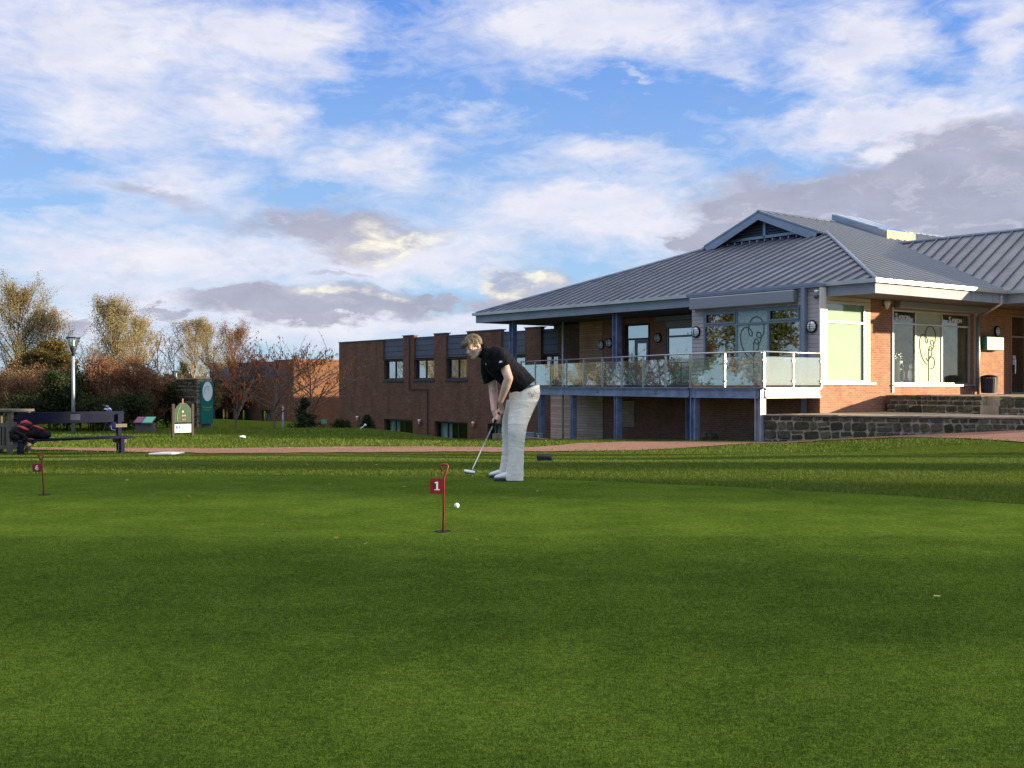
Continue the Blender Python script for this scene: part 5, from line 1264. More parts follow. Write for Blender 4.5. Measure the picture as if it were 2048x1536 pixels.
# small flat things on the grass
p = at(333, 912, 24.4); zz = Tz(p.x, 24.4) + .015
mb = MB(); mb.hexa([(p.x + a, 24.4 + b, zz + h) for h in (0, .035) for a, b in ((-.30, -.28), (.20, -.28), (.32, .25), (-.1, .25))]); tag(mb.build('ground_plate', MT['white_plastic'], None, bevel=.004), 'flat white plate lying on the grass beside the path', 'plate')
p = at(1089, 921, 17.2); zz = Tz(p.x, 17.2); x = p.x
t = empty('tee_block', (x, 17.2, zz), label='black wedge shaped block standing on the grass right of the golfer', cat='block')
mb = MB(); mb.hexa([(x - .10, 17.1, zz - .01), (x + .135, 17.1, zz - .01), (x + .14, 17.32, zz - .01), (x - .08, 17.32, zz - .01), (x - .13, 17.12, zz + .085), (x + .10, 17.12, zz + .075), (x + .12, 17.3, zz + .10), (x - .11, 17.3, zz + .115)]); mb.build('block_body', MT['black_plastic'], t, bevel=.008)

p = at(485, 877, 36.); zz = Tz(p.x, 36.)
mb = MB(); mb.ell((p.x, 36., zz + .05), (.11, .09, .05)); o = remesh(mb, 'litter', MT['white_plastic'], None, .012, 1, disp=(.06, .06)); tag(o, 'scrap of crumpled white paper on the mound', 'litter')
p = at(725, 857, 44.5); zz = Tz(p.x, 44.5)
mb = MB(); mb.bar((p.x - .1, 44.5, zz), (p.x + .12, 44.5, zz + .16), .05, .04); mb.ell((p.x + .11, 44.5, zz + .15), .05); tag(mb.build('ground_spike', MT['white_plastic']), 'white leaning marker spike on top of the grass mound', 'marker')
# ------------------------------------------------------------------ practice flags, cups and ball
def flag(px, py, Y, yt, num, label):
    p = at(px, py, Y); z0 = .010; x, s = p.x, Y / F0
    t = empty('putting_flag', (x, Y, z0), label=label, cat='flag', group='numbered red putting flags')
    h = (py - yt) * s; dx = 2.5 * s if num == '1' else -3. * s
    k = (yt - py) and 1
    hp = h * .83; X = lambda f: x + dx * f
    if num == '1':
        tp = [(0, 0), (.004, .80 * h), (.014, .865 * h), (.032, .97 * h), (.028, h), (-.014, h), (-.020, .985 * h), (-.004, .895 * h)]
        pl = (-.091, .004, .565 * h, .80 * h)
    else:
        tp = [(0, 0), (-.018, .74 * h), (-.020, .85 * h), (-.004, .98 * h), (-.006, h), (-.050, h), (-.052, .98 * h), (-.030, .87 * h)]
        pl = (-.103, -.022, .58 * h, .79 * h)
    mb = MB(); mb.tube([(x + a, Y, z0 - .02 * (b == 0) + b) for a, b in tp], .0066, 8); mb.build('pole', MT['red_paint'], t, smooth=True)
    mb = MB(); mb.box(x + pl[0], x + pl[1], Y - .006, Y - .002, z0 + pl[2], z0 + pl[3]); mb.build('flag_plate', MT['red_paint'], t, bevel=.0015)
    cx, cz = x + (pl[0] + pl[1]) / 2 + .001, z0 + (pl[2] + pl[3]) / 2; q = (pl[3] - pl[2]) * .27
    mb = MB(); y0, y1 = Y - .0085, Y - .0062
    if num == '1':
        mb.box(cx - q * .16, cx + q * .24, y0, y1, cz - q * .8, cz + q); mb.box(cx - q * .58, cx + q * .66, y0, y1, cz - q, cz - q * .801)
        mb.hexa([(cx - q * .161, y0, cz + q * .62), (cx - q * .161, y1, cz + q * .62), (cx - q * .60, y1, cz + q * .62), (cx - q * .60, y0, cz + q * .62), (cx - q * .161, y0, cz + q), (cx - q * .161, y1, cz + q), (cx - q * .52, y1, cz + q * .84), (cx - q * .52, y0, cz + q * .84)])
    else:
        n = 20; ring = [(cx + q * .50 * math.cos(2 * math.pi * k / n), (y0 + y1) / 2, cz - q * .42 + q * .52 * math.sin(2 * math.pi * k / n)) for k in range(n)]
        mb.tube(ring, q * .19, 6, closed=True)
        mb.tube([(cx - q * .50, (y0 + y1) / 2, cz - q * .35), (cx - q * .42, (y0 + y1) / 2, cz + q * .25), (cx - q * .1, (y0 + y1) / 2, cz + q * .75), (cx + q * .3, (y0 + y1) / 2, cz + q * .88), (cx + q * .48, (y0 + y1) / 2, cz + q * .70)], [q * .2, q * .2, q * .2, q * .17, q * .14], 6)
    mb.build('number', MT['white_plastic'], t)
    c = empty('hole_cup', (x, Y, z0), label='dark round putting cup at the foot of the flag numbered ' + num, cat='golf hole', group='cups in the putting green')
    mb = MB(); mb.lathe([(.054, .0), (.054, .004), (.050, .004), (.050, .001)], (x, Y, z0), 28); mb.build('rim', MT['black_plastic'], c)
    mb = MB(); mb.lathe([(.050, .0), (.050, .0015), (.001, .0015)], (x, Y, z0), 28); mb.build('cup_shade_disc', MT['black_plastic'], c)  # flat black disc on the turf, painted in for the shade inside the hole
    mb = MB(); mb.box(x + .004, x + .03, Y + .045, Y + .055, z0, z0 + .012)
flag(886.5, 1066, 7.6, 932, '1', 'red metal putting flag with a white number 1, nearest to the ball')
flag(88, 992, 10.13, 912, '6', 'red metal putting flag with a white number 6 at the left')
Yb = 9.04; p = at(913.5, 1013, Yb)
mb = MB(); mb.ell((p.x, Yb, .010 + .0213), .0213, nu=32, nv=20)
def ballf(t, p_):
    v = t.node('ShaderNodeTexVoronoi', {'Vector': obj(t), 'Scale': 280.}); bump(t, p_, t.mr(v.outputs['Distance'], 0., .5), .4, .001)
MT['ball'] = M('ball', (.82, .82, .84), .3, fn=ballf)
tag(mb.build('golf_ball', MT['ball'], None, smooth=True), 'white golf ball rolling on the putting green beside the number 1 flag', 'ball')
# ------------------------------------------------------------------ trees and shrubs
def rvec(rd): 
    while True:
        v = Vector((rd.uniform(-1, 1), rd.uniform(-1, 1), rd.uniform(-1, 1)))
        if .05 < v.length < 1: return v.normalized()
def limb(rd, p, d, L, r0, r1, n, wob, trop):
    pts = [p.copy()]; d = d.copy()
    for i in range(n):
        d = (d + rvec(rd) * wob + trop).normalized(); p = p + d * (L / n); pts.append(p.copy())
    return pts, [r0 + (r1 - r0) * i / n for i in range(n + 1)], d
def tree(nm, label, cat, base, H, Wd, bark='bark', leaf='leaf_willow', style='oval', seed=0, nprim=26, nsec=9, leaves=9000, ls=.09, group=None, clear=.12,
         updir=.9, trunks=1, spread=.22, twig_r=.012, droop=0., hang=0., bare_top=0., lean=(0, 0)):
    rd = random.Random(seed); nr = np.random.RandomState(seed); base = Vector(base)
    t = empty(nm, base, label=label, cat=cat, group=group); wood = MB(); tips = []
    def prof(f):
        if style == 'oval': return math.sin(math.pi * min(1, max(0, .10 + f * .88))) ** .75
        if style == 'cone': return 1.02 - f * .94
        if style == 'dome': return math.sqrt(max(.04, 1 - f * f * .9))
        if style == 'vase': return .35 + .65 * f if f < .8 else 1 - (f - .8) * 2.2
        return 1
    for k in range(trunks):
        off = Vector((rd.uniform(-1, 1), rd.uniform(-1, 1), 0)) * (Wd * .28 if trunks > 1 else 0)
        th = H * (1 if trunks == 1 else rd.uniform(.7, 1)); tr = .016 * H if trunks == 1 else .008 * H
        tp, rr, _ = limb(rd, base + off * .4 - Vector((0, 0, .1)), Vector((off.x * .12 + lean[0], off.y * .12 + lean[1], 1)).normalized(), th * .97, tr, .012, 9, .05, Vector((0, 0, .06)))
        wood.tube(tp, rr, 7)
        np_ = max(3, nprim // trunks)
        for i in range(np_):
            f = clear + (1 - clear) * ((i + rd.random() * .8) / np_); f = min(.98, f); q = f * (len(tp) - 1); j = int(q); p = tp[j].lerp(tp[min(j + 1, len(tp) - 1)], q - j)
            a = rd.uniform(0, 2 * math.pi); g = (f - clear) / (1 - clear)
            L = Wd * .5 * prof(g) * rd.uniform(.75, 1.12) * (1 if trunks == 1 else .75) / max(.55, math.cos(updir * .6))
            d = Vector((math.cos(a), math.sin(a), updir * rd.uniform(.6, 1.3) - droop * (1 - g))).normalized()
            L = min(L, (H * 1.03 - f * H) / max(.2, d.z) + .1 * H) if d.z > 0 else L
            bp, br, bd = limb(rd, p, d, L, rr[j] * .45 + .006, twig_r, 5, .12, Vector((0, 0, .05 * updir - droop * .1)))
            wood.tube(bp, br, 4)
            tips.append((bp, .6))
            for s_ in range(nsec):
                h = rd.uniform(.18, 1.); q2 = h * 5; j2 = min(4, int(q2)); p2 = bp[j2].lerp(bp[j2 + 1], q2 - j2)
                d2 = (bd * .6 + rvec(rd) * .8 + Vector((0, 0, .35 * updir - droop * .3))).normalized()
                cp, cr, cd = limb(rd, p2, d2, L * rd.uniform(.22, .45), twig_r * .9, twig_r * .35, 3, .2, Vector((0, 0, .08 * updir - droop * .15 - hang)))
                wood.tube(cp, cr, 3); tips.append((cp, 1.))
    wood.build('trunk', MT[bark], t, fix=False, smooth=True)
    if leaves:
        w = np.array([x[1] for x in tips]); idx = nr.choice(len(tips), leaves, p=w / w.sum()); A = np.array([[(*tips[i][0][0],), (*tips[i][0][-1],)] for i in range(len(tips))])
        clump = nr.rand(len(tips)) ** 2      # uneven density: some twigs bare
        keep = nr.rand(leaves) < (.25 + .75 * (clump[idx] < .55)); idx = idx[keep]; n = len(idx)
        f = nr.rand(n, 1) ** .8; c = A[idx, 0] * (1 - f) + A[idx, 1] * f + nr.randn(n, 3) * spread * np.array([1, 1, .8]) * .5
        if bare_top: c = c[nr.rand(n) > bare_top * np.clip((c[:, 2] - base.z) / H - .3, 0, 1) * 1.4]; n = len(c)
        s = ls * (.6 + .8 * nr.rand(n, 1)); u = nr.randn(n, 3); u /= np.linalg.norm(u, axis=1, keepdims=True); v = np.cross(u, nr.randn(n, 3)); v /= np.linalg.norm(v, axis=1, keepdims=True)
        if hang: u = u * .35 + np.array([0, 0, -1.]); v[:, 2] *= .2
        P = np.stack([c - v * s * .4, c + u * s * .9, c + v * s * .4, c - u * s * .25], 1)
        quadmesh('crown', P, MT[leaf], t)
    return t
def gz(px, Y): return at(px, 800, Y).x, Y, Tz(at(px, 800, Y).x, Y)
G = 'trees behind the hedge'
def ht(px, py, Y): x, y, z = gz(px, Y); return at(px, py, Y).z - z
SPEC = [
 (28, 586, 66, 4.4, 'leaf_willow', 'bark', 'tall pale willow at the left edge, tallest of the trees', 11, 34, 15000),
 (95, 636, 68, 3.6, 'leaf_willow', 'bark', 'pale willow leaning against the tall one, beside the lamp post', 12, 26, 9000),
 (228, 614, 66, 3.6, 'leaf_willow', 'bark_pale', 'broad pale willow standing right of the lamp post', 13, 34, 14000),
 (272, 640, 68, 2.8, 'leaf_willow', 'bark_pale', 'narrower pale willow at the right side of the broad one', 14, 24, 7500),
 (388, 640, 84, 3.6, 'leaf_willow', 'bark_pale', 'slim pale tree with visible trunk above the stone sign wall', 15, 28, 7000),
 (428, 649, 88, 3.0, 'leaf_willow', 'bark', 'slim tree with sandy top and russet lower part above the stepped parapet', 16, 26, 7500),
 (468, 668, 90, 4.4, 'leaf_russet', 'twig_red', 'russet bushy tree behind the stepped parapet', 17, 28, 8000)]
for px, py, Y, wd, lf, bk, lb, sd_, npr, nl in SPEC:
    b = gz(px, Y); tree('broadleaf_tree', lb, 'tree', b, ht(px, py, Y), wd, bk, lf, 'oval', sd_, int(npr * 1.35), 12, int(nl * 2.6), .058, G, updir=1.5, clear=.10, spread=.30, twig_r=.010)
for px, py, Y, lb, sd_ in ((323, 678, 82, 'bare dark tree just left of the stone sign wall', 31), (345, 690, 84, 'smaller bare tree behind the distant lamp post', 32), (165, 705, 72, 'thin bare tree behind the lamp post', 33), (300, 705, 80, 'thin bare tree at the end of the hedge', 34)):
    b = gz(px, Y); tree('bare_tree', lb, 'tree', b, ht(px, py, Y), 3.0, 'bark', 'leaf_brown', 'vase', sd_, 22, 9, 900, .07, 'bare trees behind the hedge', updir=1.4, clear=.15, twig_r=.014)
for px, py, Y, wd, lb, sd_ in ((100, 682, 58, 2.4, 'olive and golden bushy tree beside the lamp post', 41), (70, 706, 56, 2.2, 'low olive bush tree left of the golden one', 42), (128, 715, 57, 1.8, 'small golden tree right below the lamp head', 43)):
    b = gz(px, Y); tree('autumn_tree', lb, 'tree', b, ht(px, py, Y), wd, 'bark', 'leaf_olive', 'oval', sd_, 24, 9, 9000, .10, 'olive and golden trees behind the hedge', updir=.8, spread=.35)
b = gz(362, 86); tree('conifer', 'small green conifer rising behind the stone sign wall', 'tree', b, ht(362, 718, 86), 2.4, 'bark', 'leaf_green', 'cone', 51, 40, 8, 7000, .10, updir=.1, droop=.25, clear=.05)
# hedge: single shrubs side by side, reddish twigs, one dark evergreen stretch
GH = 'shrubs of the tall hedge'
HS = [(-170, 40, 700, 'leaf_dark'), (-60, 42, 712, 'leaf_brown'), (5, 44.5, 722, 'leaf_brown'), (45, 43, 745, 'leaf_brown'), (88, 44.5, 728, 'leaf_brown'), (118, 42.5, 752, 'leaf_dark'), (150, 43.5, 728, 'leaf_dark'),
      (184, 44.5, 718, 'leaf_brown'), (214, 43.5, 712, 'leaf_russet'), (246, 44.5, 708, 'leaf_russet'), (274, 45, 716, 'leaf_russet'), (296, 46, 738, 'leaf_russet'), (60, 41.5, 800, 'leaf_dark'), (205, 42, 806, 'leaf_dark'), (262, 43, 800, 'leaf_dark'),
      (318, 46.5, 757, 'leaf_dark'), (345, 47.5, 770, 'leaf_dark')]
names = {'leaf_brown': 'brown twiggy shrub', 'leaf_russet': 'reddish twiggy shrub', 'leaf_dark': 'dark green leafy shrub'}
wh = ['outside the left edge', 'at the far left edge', 'behind the bin housing', 'above the kit bag on the bench', 'left of the lamp post, highest part', 'low, left of the lamp post', 'directly behind the lamp post', 'just right of the lamp post',
      'behind the middle of the bench back', 'behind the right half of the bench, highest', 'above the right end of the bench', 'right of the bench end', 'low, above the left part of the bench back', 'low, behind the blue golf bag', 'low, at the right end of the bench back', 'between bench and course board', 'next to the stone sign wall']
for i, (px, Y, py, lf) in enumerate(HS):
    b = gz(px, Y); H = at(px, py, Y).z - b[2]
    tree('hedge_shrub', names[lf] + ' of the hedge, ' + wh[i], 'shrub', b, H, 2.1 + (.5 if lf != 'leaf_dark' else .3), 'twig_red' if lf != 'leaf_dark' else 'bark_dark', lf, 'dome', 100 + i, 44, 8, 8500 if lf == 'leaf_dark' else 7500, .052 if lf != 'leaf_dark' else .075, GH,
         clear=.03, updir=1.2, trunks=5, spread=.24, twig_r=.007)
# cherries with few hanging orange leaves
for px, Y, py, wd, lb, sd_, lean in ((470, 49.5, 728, 5.0, 'bare cherry tree with orange leaves, left one, beside the green plaque', 61, (-.05, 0)), (547, 50, 722, 7.0, 'largest bare cherry tree with orange leaves, in the middle', 62, (0, 0)), (618, 51, 726, 6.0, 'bare cherry tree with orange leaves above the dark conifer', 63, (.05, 0))):
    b = gz(px, Y); tree('cherry_tree', lb, 'tree', b, at(px, py, Y).z - b[2] + .1, wd, 'bark_cherry', 'leaf_orange', 'dome', sd_, 20, 8, 950, .085, 'cherry trees before the brick building', updir=.62, clear=.24, twig_r=.013, spread=.10, hang=.05)
for px, Y, py, wd, lb, sd_ in ((608, 49, 792, 1.15, 'dark young conifer, tallest of those before the brown brick wall', 71), (735, 49.5, 826, .75, 'small dark conifer beside the leftmost wall light', 73)):
    b = gz(px, Y); tree('conifer', lb, 'tree', b, at(px, py, Y).z - b[2], wd * 1.35, 'bark_dark', 'leaf_needle', 'cone', sd_, 46, 7, 7000, .055, 'young conifers', updir=.35, droop=.1, clear=.02, spread=.12)
b = gz(678, 50); tree('garden_shrub', 'round dark shrub at the corner of the brown brick building', 'shrub', b, at(678, 832, 50).z - b[2], 1.3, 'bark_dark', 'leaf_needle', 'dome', 75, 40, 7, 6000, .06, updir=.8, clear=.02, trunks=3, spread=.14)
# trees off the picture to the right and left: they throw the long shadows and stand in the window reflections
TS = SDIR.xy
perp = Vector((-TS.y, TS.x))
k = 0
for u, dist, H, wd in ((-8, 46, 16, 9), (-.5, 52, 15, 8.5), (5.6, 48, 14, 5.0), (10.9, 54, 15, 2.6), (14.8, 50, 14, 3.4), (20.8, 56, 13, 2.6), (24.6, 50, 11.5, 1.3)):
    q = TS * dist + perp * u; k += 1
    tree('park_tree', 'large tree beyond the right side of the green', 'tree', (q.x, q.y, 0), H, wd, 'bark', 'leaf_olive', 'oval', 200 + k, 24, 8, 7000, .26, 'trees on the sun side of the green', updir=1.0, clear=.08, spread=.8, twig_r=.03)
for i, (x, y, H, wd, lf) in enumerate(((-26, 40, 6, 6, 'leaf_green'), (-33, 36, 8, 7, 'leaf_brown'), (-30, 47, 7, 6, 'leaf_willow'), (-38, 44, 9, 7, 'leaf_olive'), (-24, 33, 4, 4.5, 'leaf_russet'), (-34, 27, 8, 7, 'leaf_willow'))):
    tree('park_tree', 'tree beyond the left side of the green', 'tree', (x, y, Tz(x, y)), H, wd, 'bark', lf, 'oval', 300 + i, 28, 9, 8000, .22, 'trees beyond the left side', updir=1.0, clear=.08, spread=.6, twig_r=.02)
# ------------------------------------------------------------------ the golfer
def skinf(t, p):
    P = pos(t); n = t.noise(P, 14., 4, .6)
    c = t.mix(t.mr(n, .35, .7), (.70, .41, .32), (.82, .54, .43))
    hx = t.vmath('LENGTH', t.vmath('SUBTRACT', P, tuple(MOUTH))); hm = t.mr(hx, .007, .015)
    c = t.mix(hm, (.42, .17, .14), c)
    for e in CHEEK: c = t.mix(t.mr(t.vmath('LENGTH', t.vmath('SUBTRACT', P, tuple(e))), .015, .04), t.mix(.25, c, (.60, .20, .15)), c)
    t.put(p.inputs['Base Color'], c); p.inputs['Subsurface Weight'].default_value = .0
Yn, Yf = 11.56, 11.95
def Q(x, y, Y): return at(860 + x / 4.267, 640 + y / 4.267, Y)      # point read off the enlarged man

# head frame
HC = Q(370, 234, 11.70)
up = Vector((-.40, -.12, .91)).normalized()
fwd = Vector((-.54, -.70, -.48)); fwd = (fwd - up * fwd.dot(up)).normalized(); side = up.cross(fwd).normalized()   # side = his left? 
def HP(f, s, u): return HC + fwd * f + side * s + up * u
hq = Matrix((fwd, side, up)).transposed().to_quaternion()
MOUTH = HP(.097, 0, -.062); CHEEK = [HP(.075, .035, -.03), HP(.075, -.035, -.03)]
MT['skin'] = M('skin', (.6, .33, .26), .5, spec=.35, fn=skinf)
body = MB()
body.ell(HP(-.012, 0, .030), (.096, .076, .092), hq, 24, 16)           # cranium
body.ell(HP(.028, 0, -.030), (.066, .058, .080), hq, 20, 14)          # face
body.ell(HP(.050, 0, -.085), (.036, .036, .028), hq)                    # chin
body.cap(HP(.086, 0, .010), HP(.101, 0, -.026), .007, .0105)            # nose
body.ell(HP(.097, .010, -.030), (.007, .006, .005), hq); body.ell(HP(.097, -.010, -.030), (.009, .007, .006), hq)
body.ell(HP(.078, .0, .024), (.018, .045, .010), hq)                    # brow ridge
body.ell(HP(.088, 0, -.056), (.010, .020, .006), hq); body.ell(HP(.086, 0, -.067), (.011, .018, .006), hq)   # lips
for s_ in (-1, 1):
    body.ell(HP(.060, s_ * .040, -.022), (.026, .020, .022), hq)         # cheekbones
    body.ell(HP(-.008, s_ * .076, -.008), (.016, .009, .026), hq)        # ears
    body.cap(HP(.0, s_ * .048, -.05), HP(.040, s_ * .030, -.085), .022, .018)   # jaw
NB = Q(468, 262, 11.75)
body.cap(HP(-.03, 0, -.055), NB + Vector((.0, 0, -.012)), .052, .056)
CH = Q(560, 330, 11.75); WA_ = Q(760, 520, 11.76); PE = Q(800, 640, 11.76)
side_w = Vector((0, 1, 0))
def torso(rings, mb, k=1., n=28):
    out = []
    for i, (x, y, hw, dpt) in enumerate(rings):
        c = Q(x, y, 11.75); a = Q(*rings[max(0, i - 1)][:2], 11.75); b = Q(*rings[min(len(rings) - 1, i + 1)][:2], 11.75)
        t_ = (b - a).normalized(); d = t_.cross(Vector((0, 1, 0))).normalized(); out.append((c, Vector((0, hw * k, 0)), d * dpt * k))
    mb.loft(out, n, 2.3)
torso([(500, 300, .10, .07), (545, 325, .17, .11), (600, 375, .18, .12), (680, 450, .165, .115), (755, 530, .145, .10), (785, 610, .12, .06), (790, 660, .11, .06)], body)
# legs (inside the trousers)
def J(x, y, Y): return Q(x, y, Y)
legs = dict(n=[J(800, 660, 11.70), J(740, 880, 11.60), J(730, 1340, 11.60)], f=[J(785, 660, 11.82), J(690, 880, 11.92), J(640, 1310, 11.97)])
for k in 'nf':
    h, kn, an = legs[k]; body.cap(h, kn, .065, .048); body.cap(kn, an, .048, .034)
# arms
SHn, SHf = Q(600, 300, 11.57), Q(500, 330, 11.93)
ELn, WRn, HAn = Q(672, 498, 11.50), Q(604, 690, 11.60), Q(598, 745, 11.63)
ELf, WRf, HAf = Q(543, 648, 11.90), Q(545, 772, 11.74), Q(546, 815, 11.70)
body.cap(SHn, ELn, .058, .046, 14); body.cap(ELn, ELn.lerp(WRn, .3), .046, .048, 14); body.cap(ELn.lerp(WRn, .3), WRn, .048, .031, 14)
body.cap(SHf, Q(540, 590, 11.93), .056, .048, 14); body.cap(Q(540, 590, 11.93), ELf, .048, .048, 14); body.cap(ELf, WRf, .047, .029, 14)
# grip line, hands wrapped round it
G0_, G1_ = Q(603, 735, 11.615), Q(541, 893, 11.62); HEADP = Q(363, 1281, 11.17)
GR0 = G1_ + (G1_ - HEADP).normalized() * .22
gd = (HEADP - G1_).normalized()          # down the shaft
gs = gd.cross(Vector((0, -1, 0))).normalized(); gs = gs if gs.x > 0 else -gs; gf = gd.cross(gs).normalized(); gf = gf if gf.y < 0 else -gf   # gf towards the camera
def hand(WR, c_along, palm_side, lead):
    """palm block beside the grip, four fingers curling round it, thumb down the shaft"""
    c = GR0 + gd * c_along
    pd = (gf * palm_side)
    k = c + pd * .030 + gs * .012
    body.loft([(WR, gs * .026, gd.cross(gs) * .019), (WR.lerp(k, .45), gs * .034, gd.cross(gs) * .020), (k - gd * .012, gs * .040, gd.cross(gs) * .018), (k + gd * .030, gs * .034, gd.cross(gs) * .014)], 14, 2.4)
    for i in range(4):
        o_ = c + gd * (-.030 + i * .0205); r = (.0095, .0098, .0094, .0082)[i]; L = (.92, 1., .95, .8)[i]
        a0 = o_ + pd * .026 + gs * .026 * L; a1 = o_ - pd * .002 + gs * .034 * L + gd * .004; a2 = o_ - pd * .026 * L + gs * .012 + gd * .008; a3 = o_ - pd * .024 * L - gs * .012 + gd * .009
        body.cap(a0, a1, r * 1.05, r); body.cap(a1, a2, r, r * .95); body.cap(a2, a3, r * .95, r * .8)
    th0 = k - gs * .020 - gd * .01; th1 = c - gs * .024 + pd * .012 + gd * .030; th2 = c - gs * .006 + pd * .017 + gd * .068
    body.cap(th0, th1, .015, .012); body.cap(th1, th2, .012, .0095)
hand(WRn, .030, 1, True); hand(WRf, .115, -1, False)
pbody = remesh(body, 'person', MT['skin'], None, .0055, 3, .45)
bb = Vector((.0, 11.75, 0))
pbody.data.transform(Matrix.Translation(-bb)); pbody.location = bb
tag(pbody, 'golfer in black polo shirt and pale trousers bending over his putter on the green', 'person')
for e in CHEEK: pass
# eyes and brows
mb = MB(); mb2 = MB(); mb3 = MB()
for s_ in (-1, 1):
    c = HP(.0745, s_ * .031, .004); mb.ell(c, (.0125, .0125, .0052), hq, 12, 8); mb2.ell(HP(.0865, s_ * .030, -.0005), (.0035, .0060, .0042), hq, 10, 6)
    mb3.tube([HP(.090, s_ * .014, .020), HP(.090, s_ * .030, .026), HP(.078, s_ * .050, .022)], [.0025, .0032, .002], 6)
mb3.ell(HP(.0905, .031, .010), (.004, .012, .0018), hq); mb3.ell(HP(.0905, -.031, .010), (.004, .012, .0018), hq)
MT['eye_white'] = M('eye_white', (.55, .50, .47), .3); MT['iris'] = M('iris', (.03, .03, .035), .2); MT['brow'] = M('brow', (.13, .07, .035), .8)
mb.build('eye', MT['eye_white'], pbody, smooth=True); mb2.build('iris', MT['iris'], pbody, smooth=True); mb3.build('eyebrow', MT['brow'], pbody, smooth=True)
# hair: a cap of curved locks
def hairf(t, p):
    c = t.ramp(isl(t), [(0, (.07, .05, .028)), (.5, (.13, .097, .055)), (.85, (.19, .145, .085)), (1, (.27, .22, .14))]); t.put(p.inputs['Base Color'], c)
MT['hair'] = M('hair', (.35, .26, .15), .55, fn=hairf)
mb = MB(); rd = random.Random(4)
mb.ell(HP(-.024, 0, .045), (.100, .083, .090), hq, 20, 14)
for i in range(420):
    th = rd.uniform(-math.pi, math.pi); ph = rd.uniform(.0, 1.25)          # around up axis, from crown down
    if abs(th) < .9 and ph > 1.02: ph = rd.uniform(.3, 1.0)
    def S(th, ph, k=1.):
        return HP(-.020 + .100 * k * math.sin(ph) * math.cos(th), .083 * k * math.sin(ph) * math.sin(th), .042 + .092 * k * math.cos(ph))
    L = rd.uniform(.35, .65); dth = rd.uniform(-.35, .35)
    back = abs(th) > 1.7
    if back: ph = rd.uniform(.0, 1.65)
    L = L * (1.25 if back else 1.)
    if abs(th) < 1.0: dth += .25; L *= 1.05
    pts = [S(th + dth * f, ph + L * f, 1.0 + .035 * math.sin(f * 2.6) + .02 * f) for f in (0, .3, .6, .85, 1)]
    r = rd.uniform(.0035, .0065); mb.tube(pts, [r * .5, r, r * .95, r * .6, r * .15], 5)
for i in range(26):      # fringe falling over the forehead
    s0 = rd.uniform(-.07, .07); a = HP(.052, s0 * .6, .105); b = HP(.092, s0 * .95 + .004, .070); c = HP(.102, s0 * 1.1 + rd.uniform(-.01, .012), .035 + rd.uniform(-.012, .018)); r = rd.uniform(.006, .010)
    mb.tube([a, b, c], [r * .6, r, r * .15], 5)
for s_ in (-1, 1):        # sideburns
    for k in range(3): mb.tube([HP(.016 + k * .007, s_ * .077, .035), HP(.018 + k * .007, s_ * .077, .012), HP(.019 + k * .007, s_ * .072, -.008)], [.005, .005, .001], 5)
mb.build('hair', MT['hair'], pbody, smooth=True)
# polo shirt
def shirtf(t, p):
    P = pos(t); n = t.noise(t.mapv(P, (9, 5, 9), (0, 0, 0), (0, .8, 0)), 1.2, 4, .5, 1.2)
    t.put(p.inputs['Base Color'], t.mix(t.mr(n, .35, .65), (.0035, .0035, .006), (.008, .008, .012))); bump(t, p, n, .7, .03)
MT['shirt'] = M('shirt', (.006, .006, .009), .85, spec=.18, fn=shirtf)
mb = MB()
torso([(468, 268, .075, .062), (500, 296, .135, .098), (545, 328, .185, .136), (600, 380, .200, .150), (660, 440, .195, .150), (730, 500, .185, .148), (790, 555, .180, .138), (812, 582, .180, .136)], mb, 1.0)
mb.cap(Q(560, 290, 11.63), Q(600, 300, 11.56), .085, .080, 18); mb.cap(Q(500, 310, 11.88), Q(498, 330, 11.92), .085, .078, 18)
mb.loft([(Q(596, 290, 11.57), (Vector((.072, 0, .04))), Vector((0, .075, 0))), (Q(612, 350, 11.545), Vector((.080, 0, .036)), Vector((0, .074, 0))), (Q(631, 402, 11.53), Vector((.086, 0, .052)) * .60 * 1.35, Vector((0, .070, 0)))], 18)
mb.loft([(Q(490, 330, 11.92), Vector((.075, 0, .02)), Vector((0, .075, 0))), (Q(497, 430, 11.93), Vector((.076, 0, .026)), Vector((0, .072, 0))), (Q(512, 532, 11.93), Vector((.070, 0, .030)), Vector((0, .066, 0)))], 18)
mb.lathe([(.076, -.022), (.078, .0), (.070, .022)], Q(448, 262, 11.735), 20, (HP(0, 0, 0) - NB))
sh = remesh(mb, 'polo_shirt', MT['shirt'], pbody, .008, 5, .5, disp=(.13, .022))
mb = MB(); mb.lathe([(.066, -.012), (.073, .0), (.068, .034), (.062, .036), (.060, 0)], Q(447, 268, 11.735), 20, (HC - NB)); mb.build('collar', MT['shirt'], sh, smooth=True)
for nm, pp, sz in (('sleeve_mark', Q(603, 358, 11.475), (.032, .011)), ('chest_mark', Q(477, 376, 11.60), (.008, .007))):
    mb = MB(); Ux = Vector((.92, 0, .38)).normalized(); mb.bar(pp - Ux * sz[0] * .5, pp + Ux * sz[0] * .5, .004, sz[1]); mb.bar(pp - Ux * sz[0] * .35 + Vector((0, -.001, .010)), pp + Ux * sz[0] * .1 + Vector((0, -.001, .010)), .004, sz[1] * .5)
    mb.build(nm, MT['white_plastic'], sh)
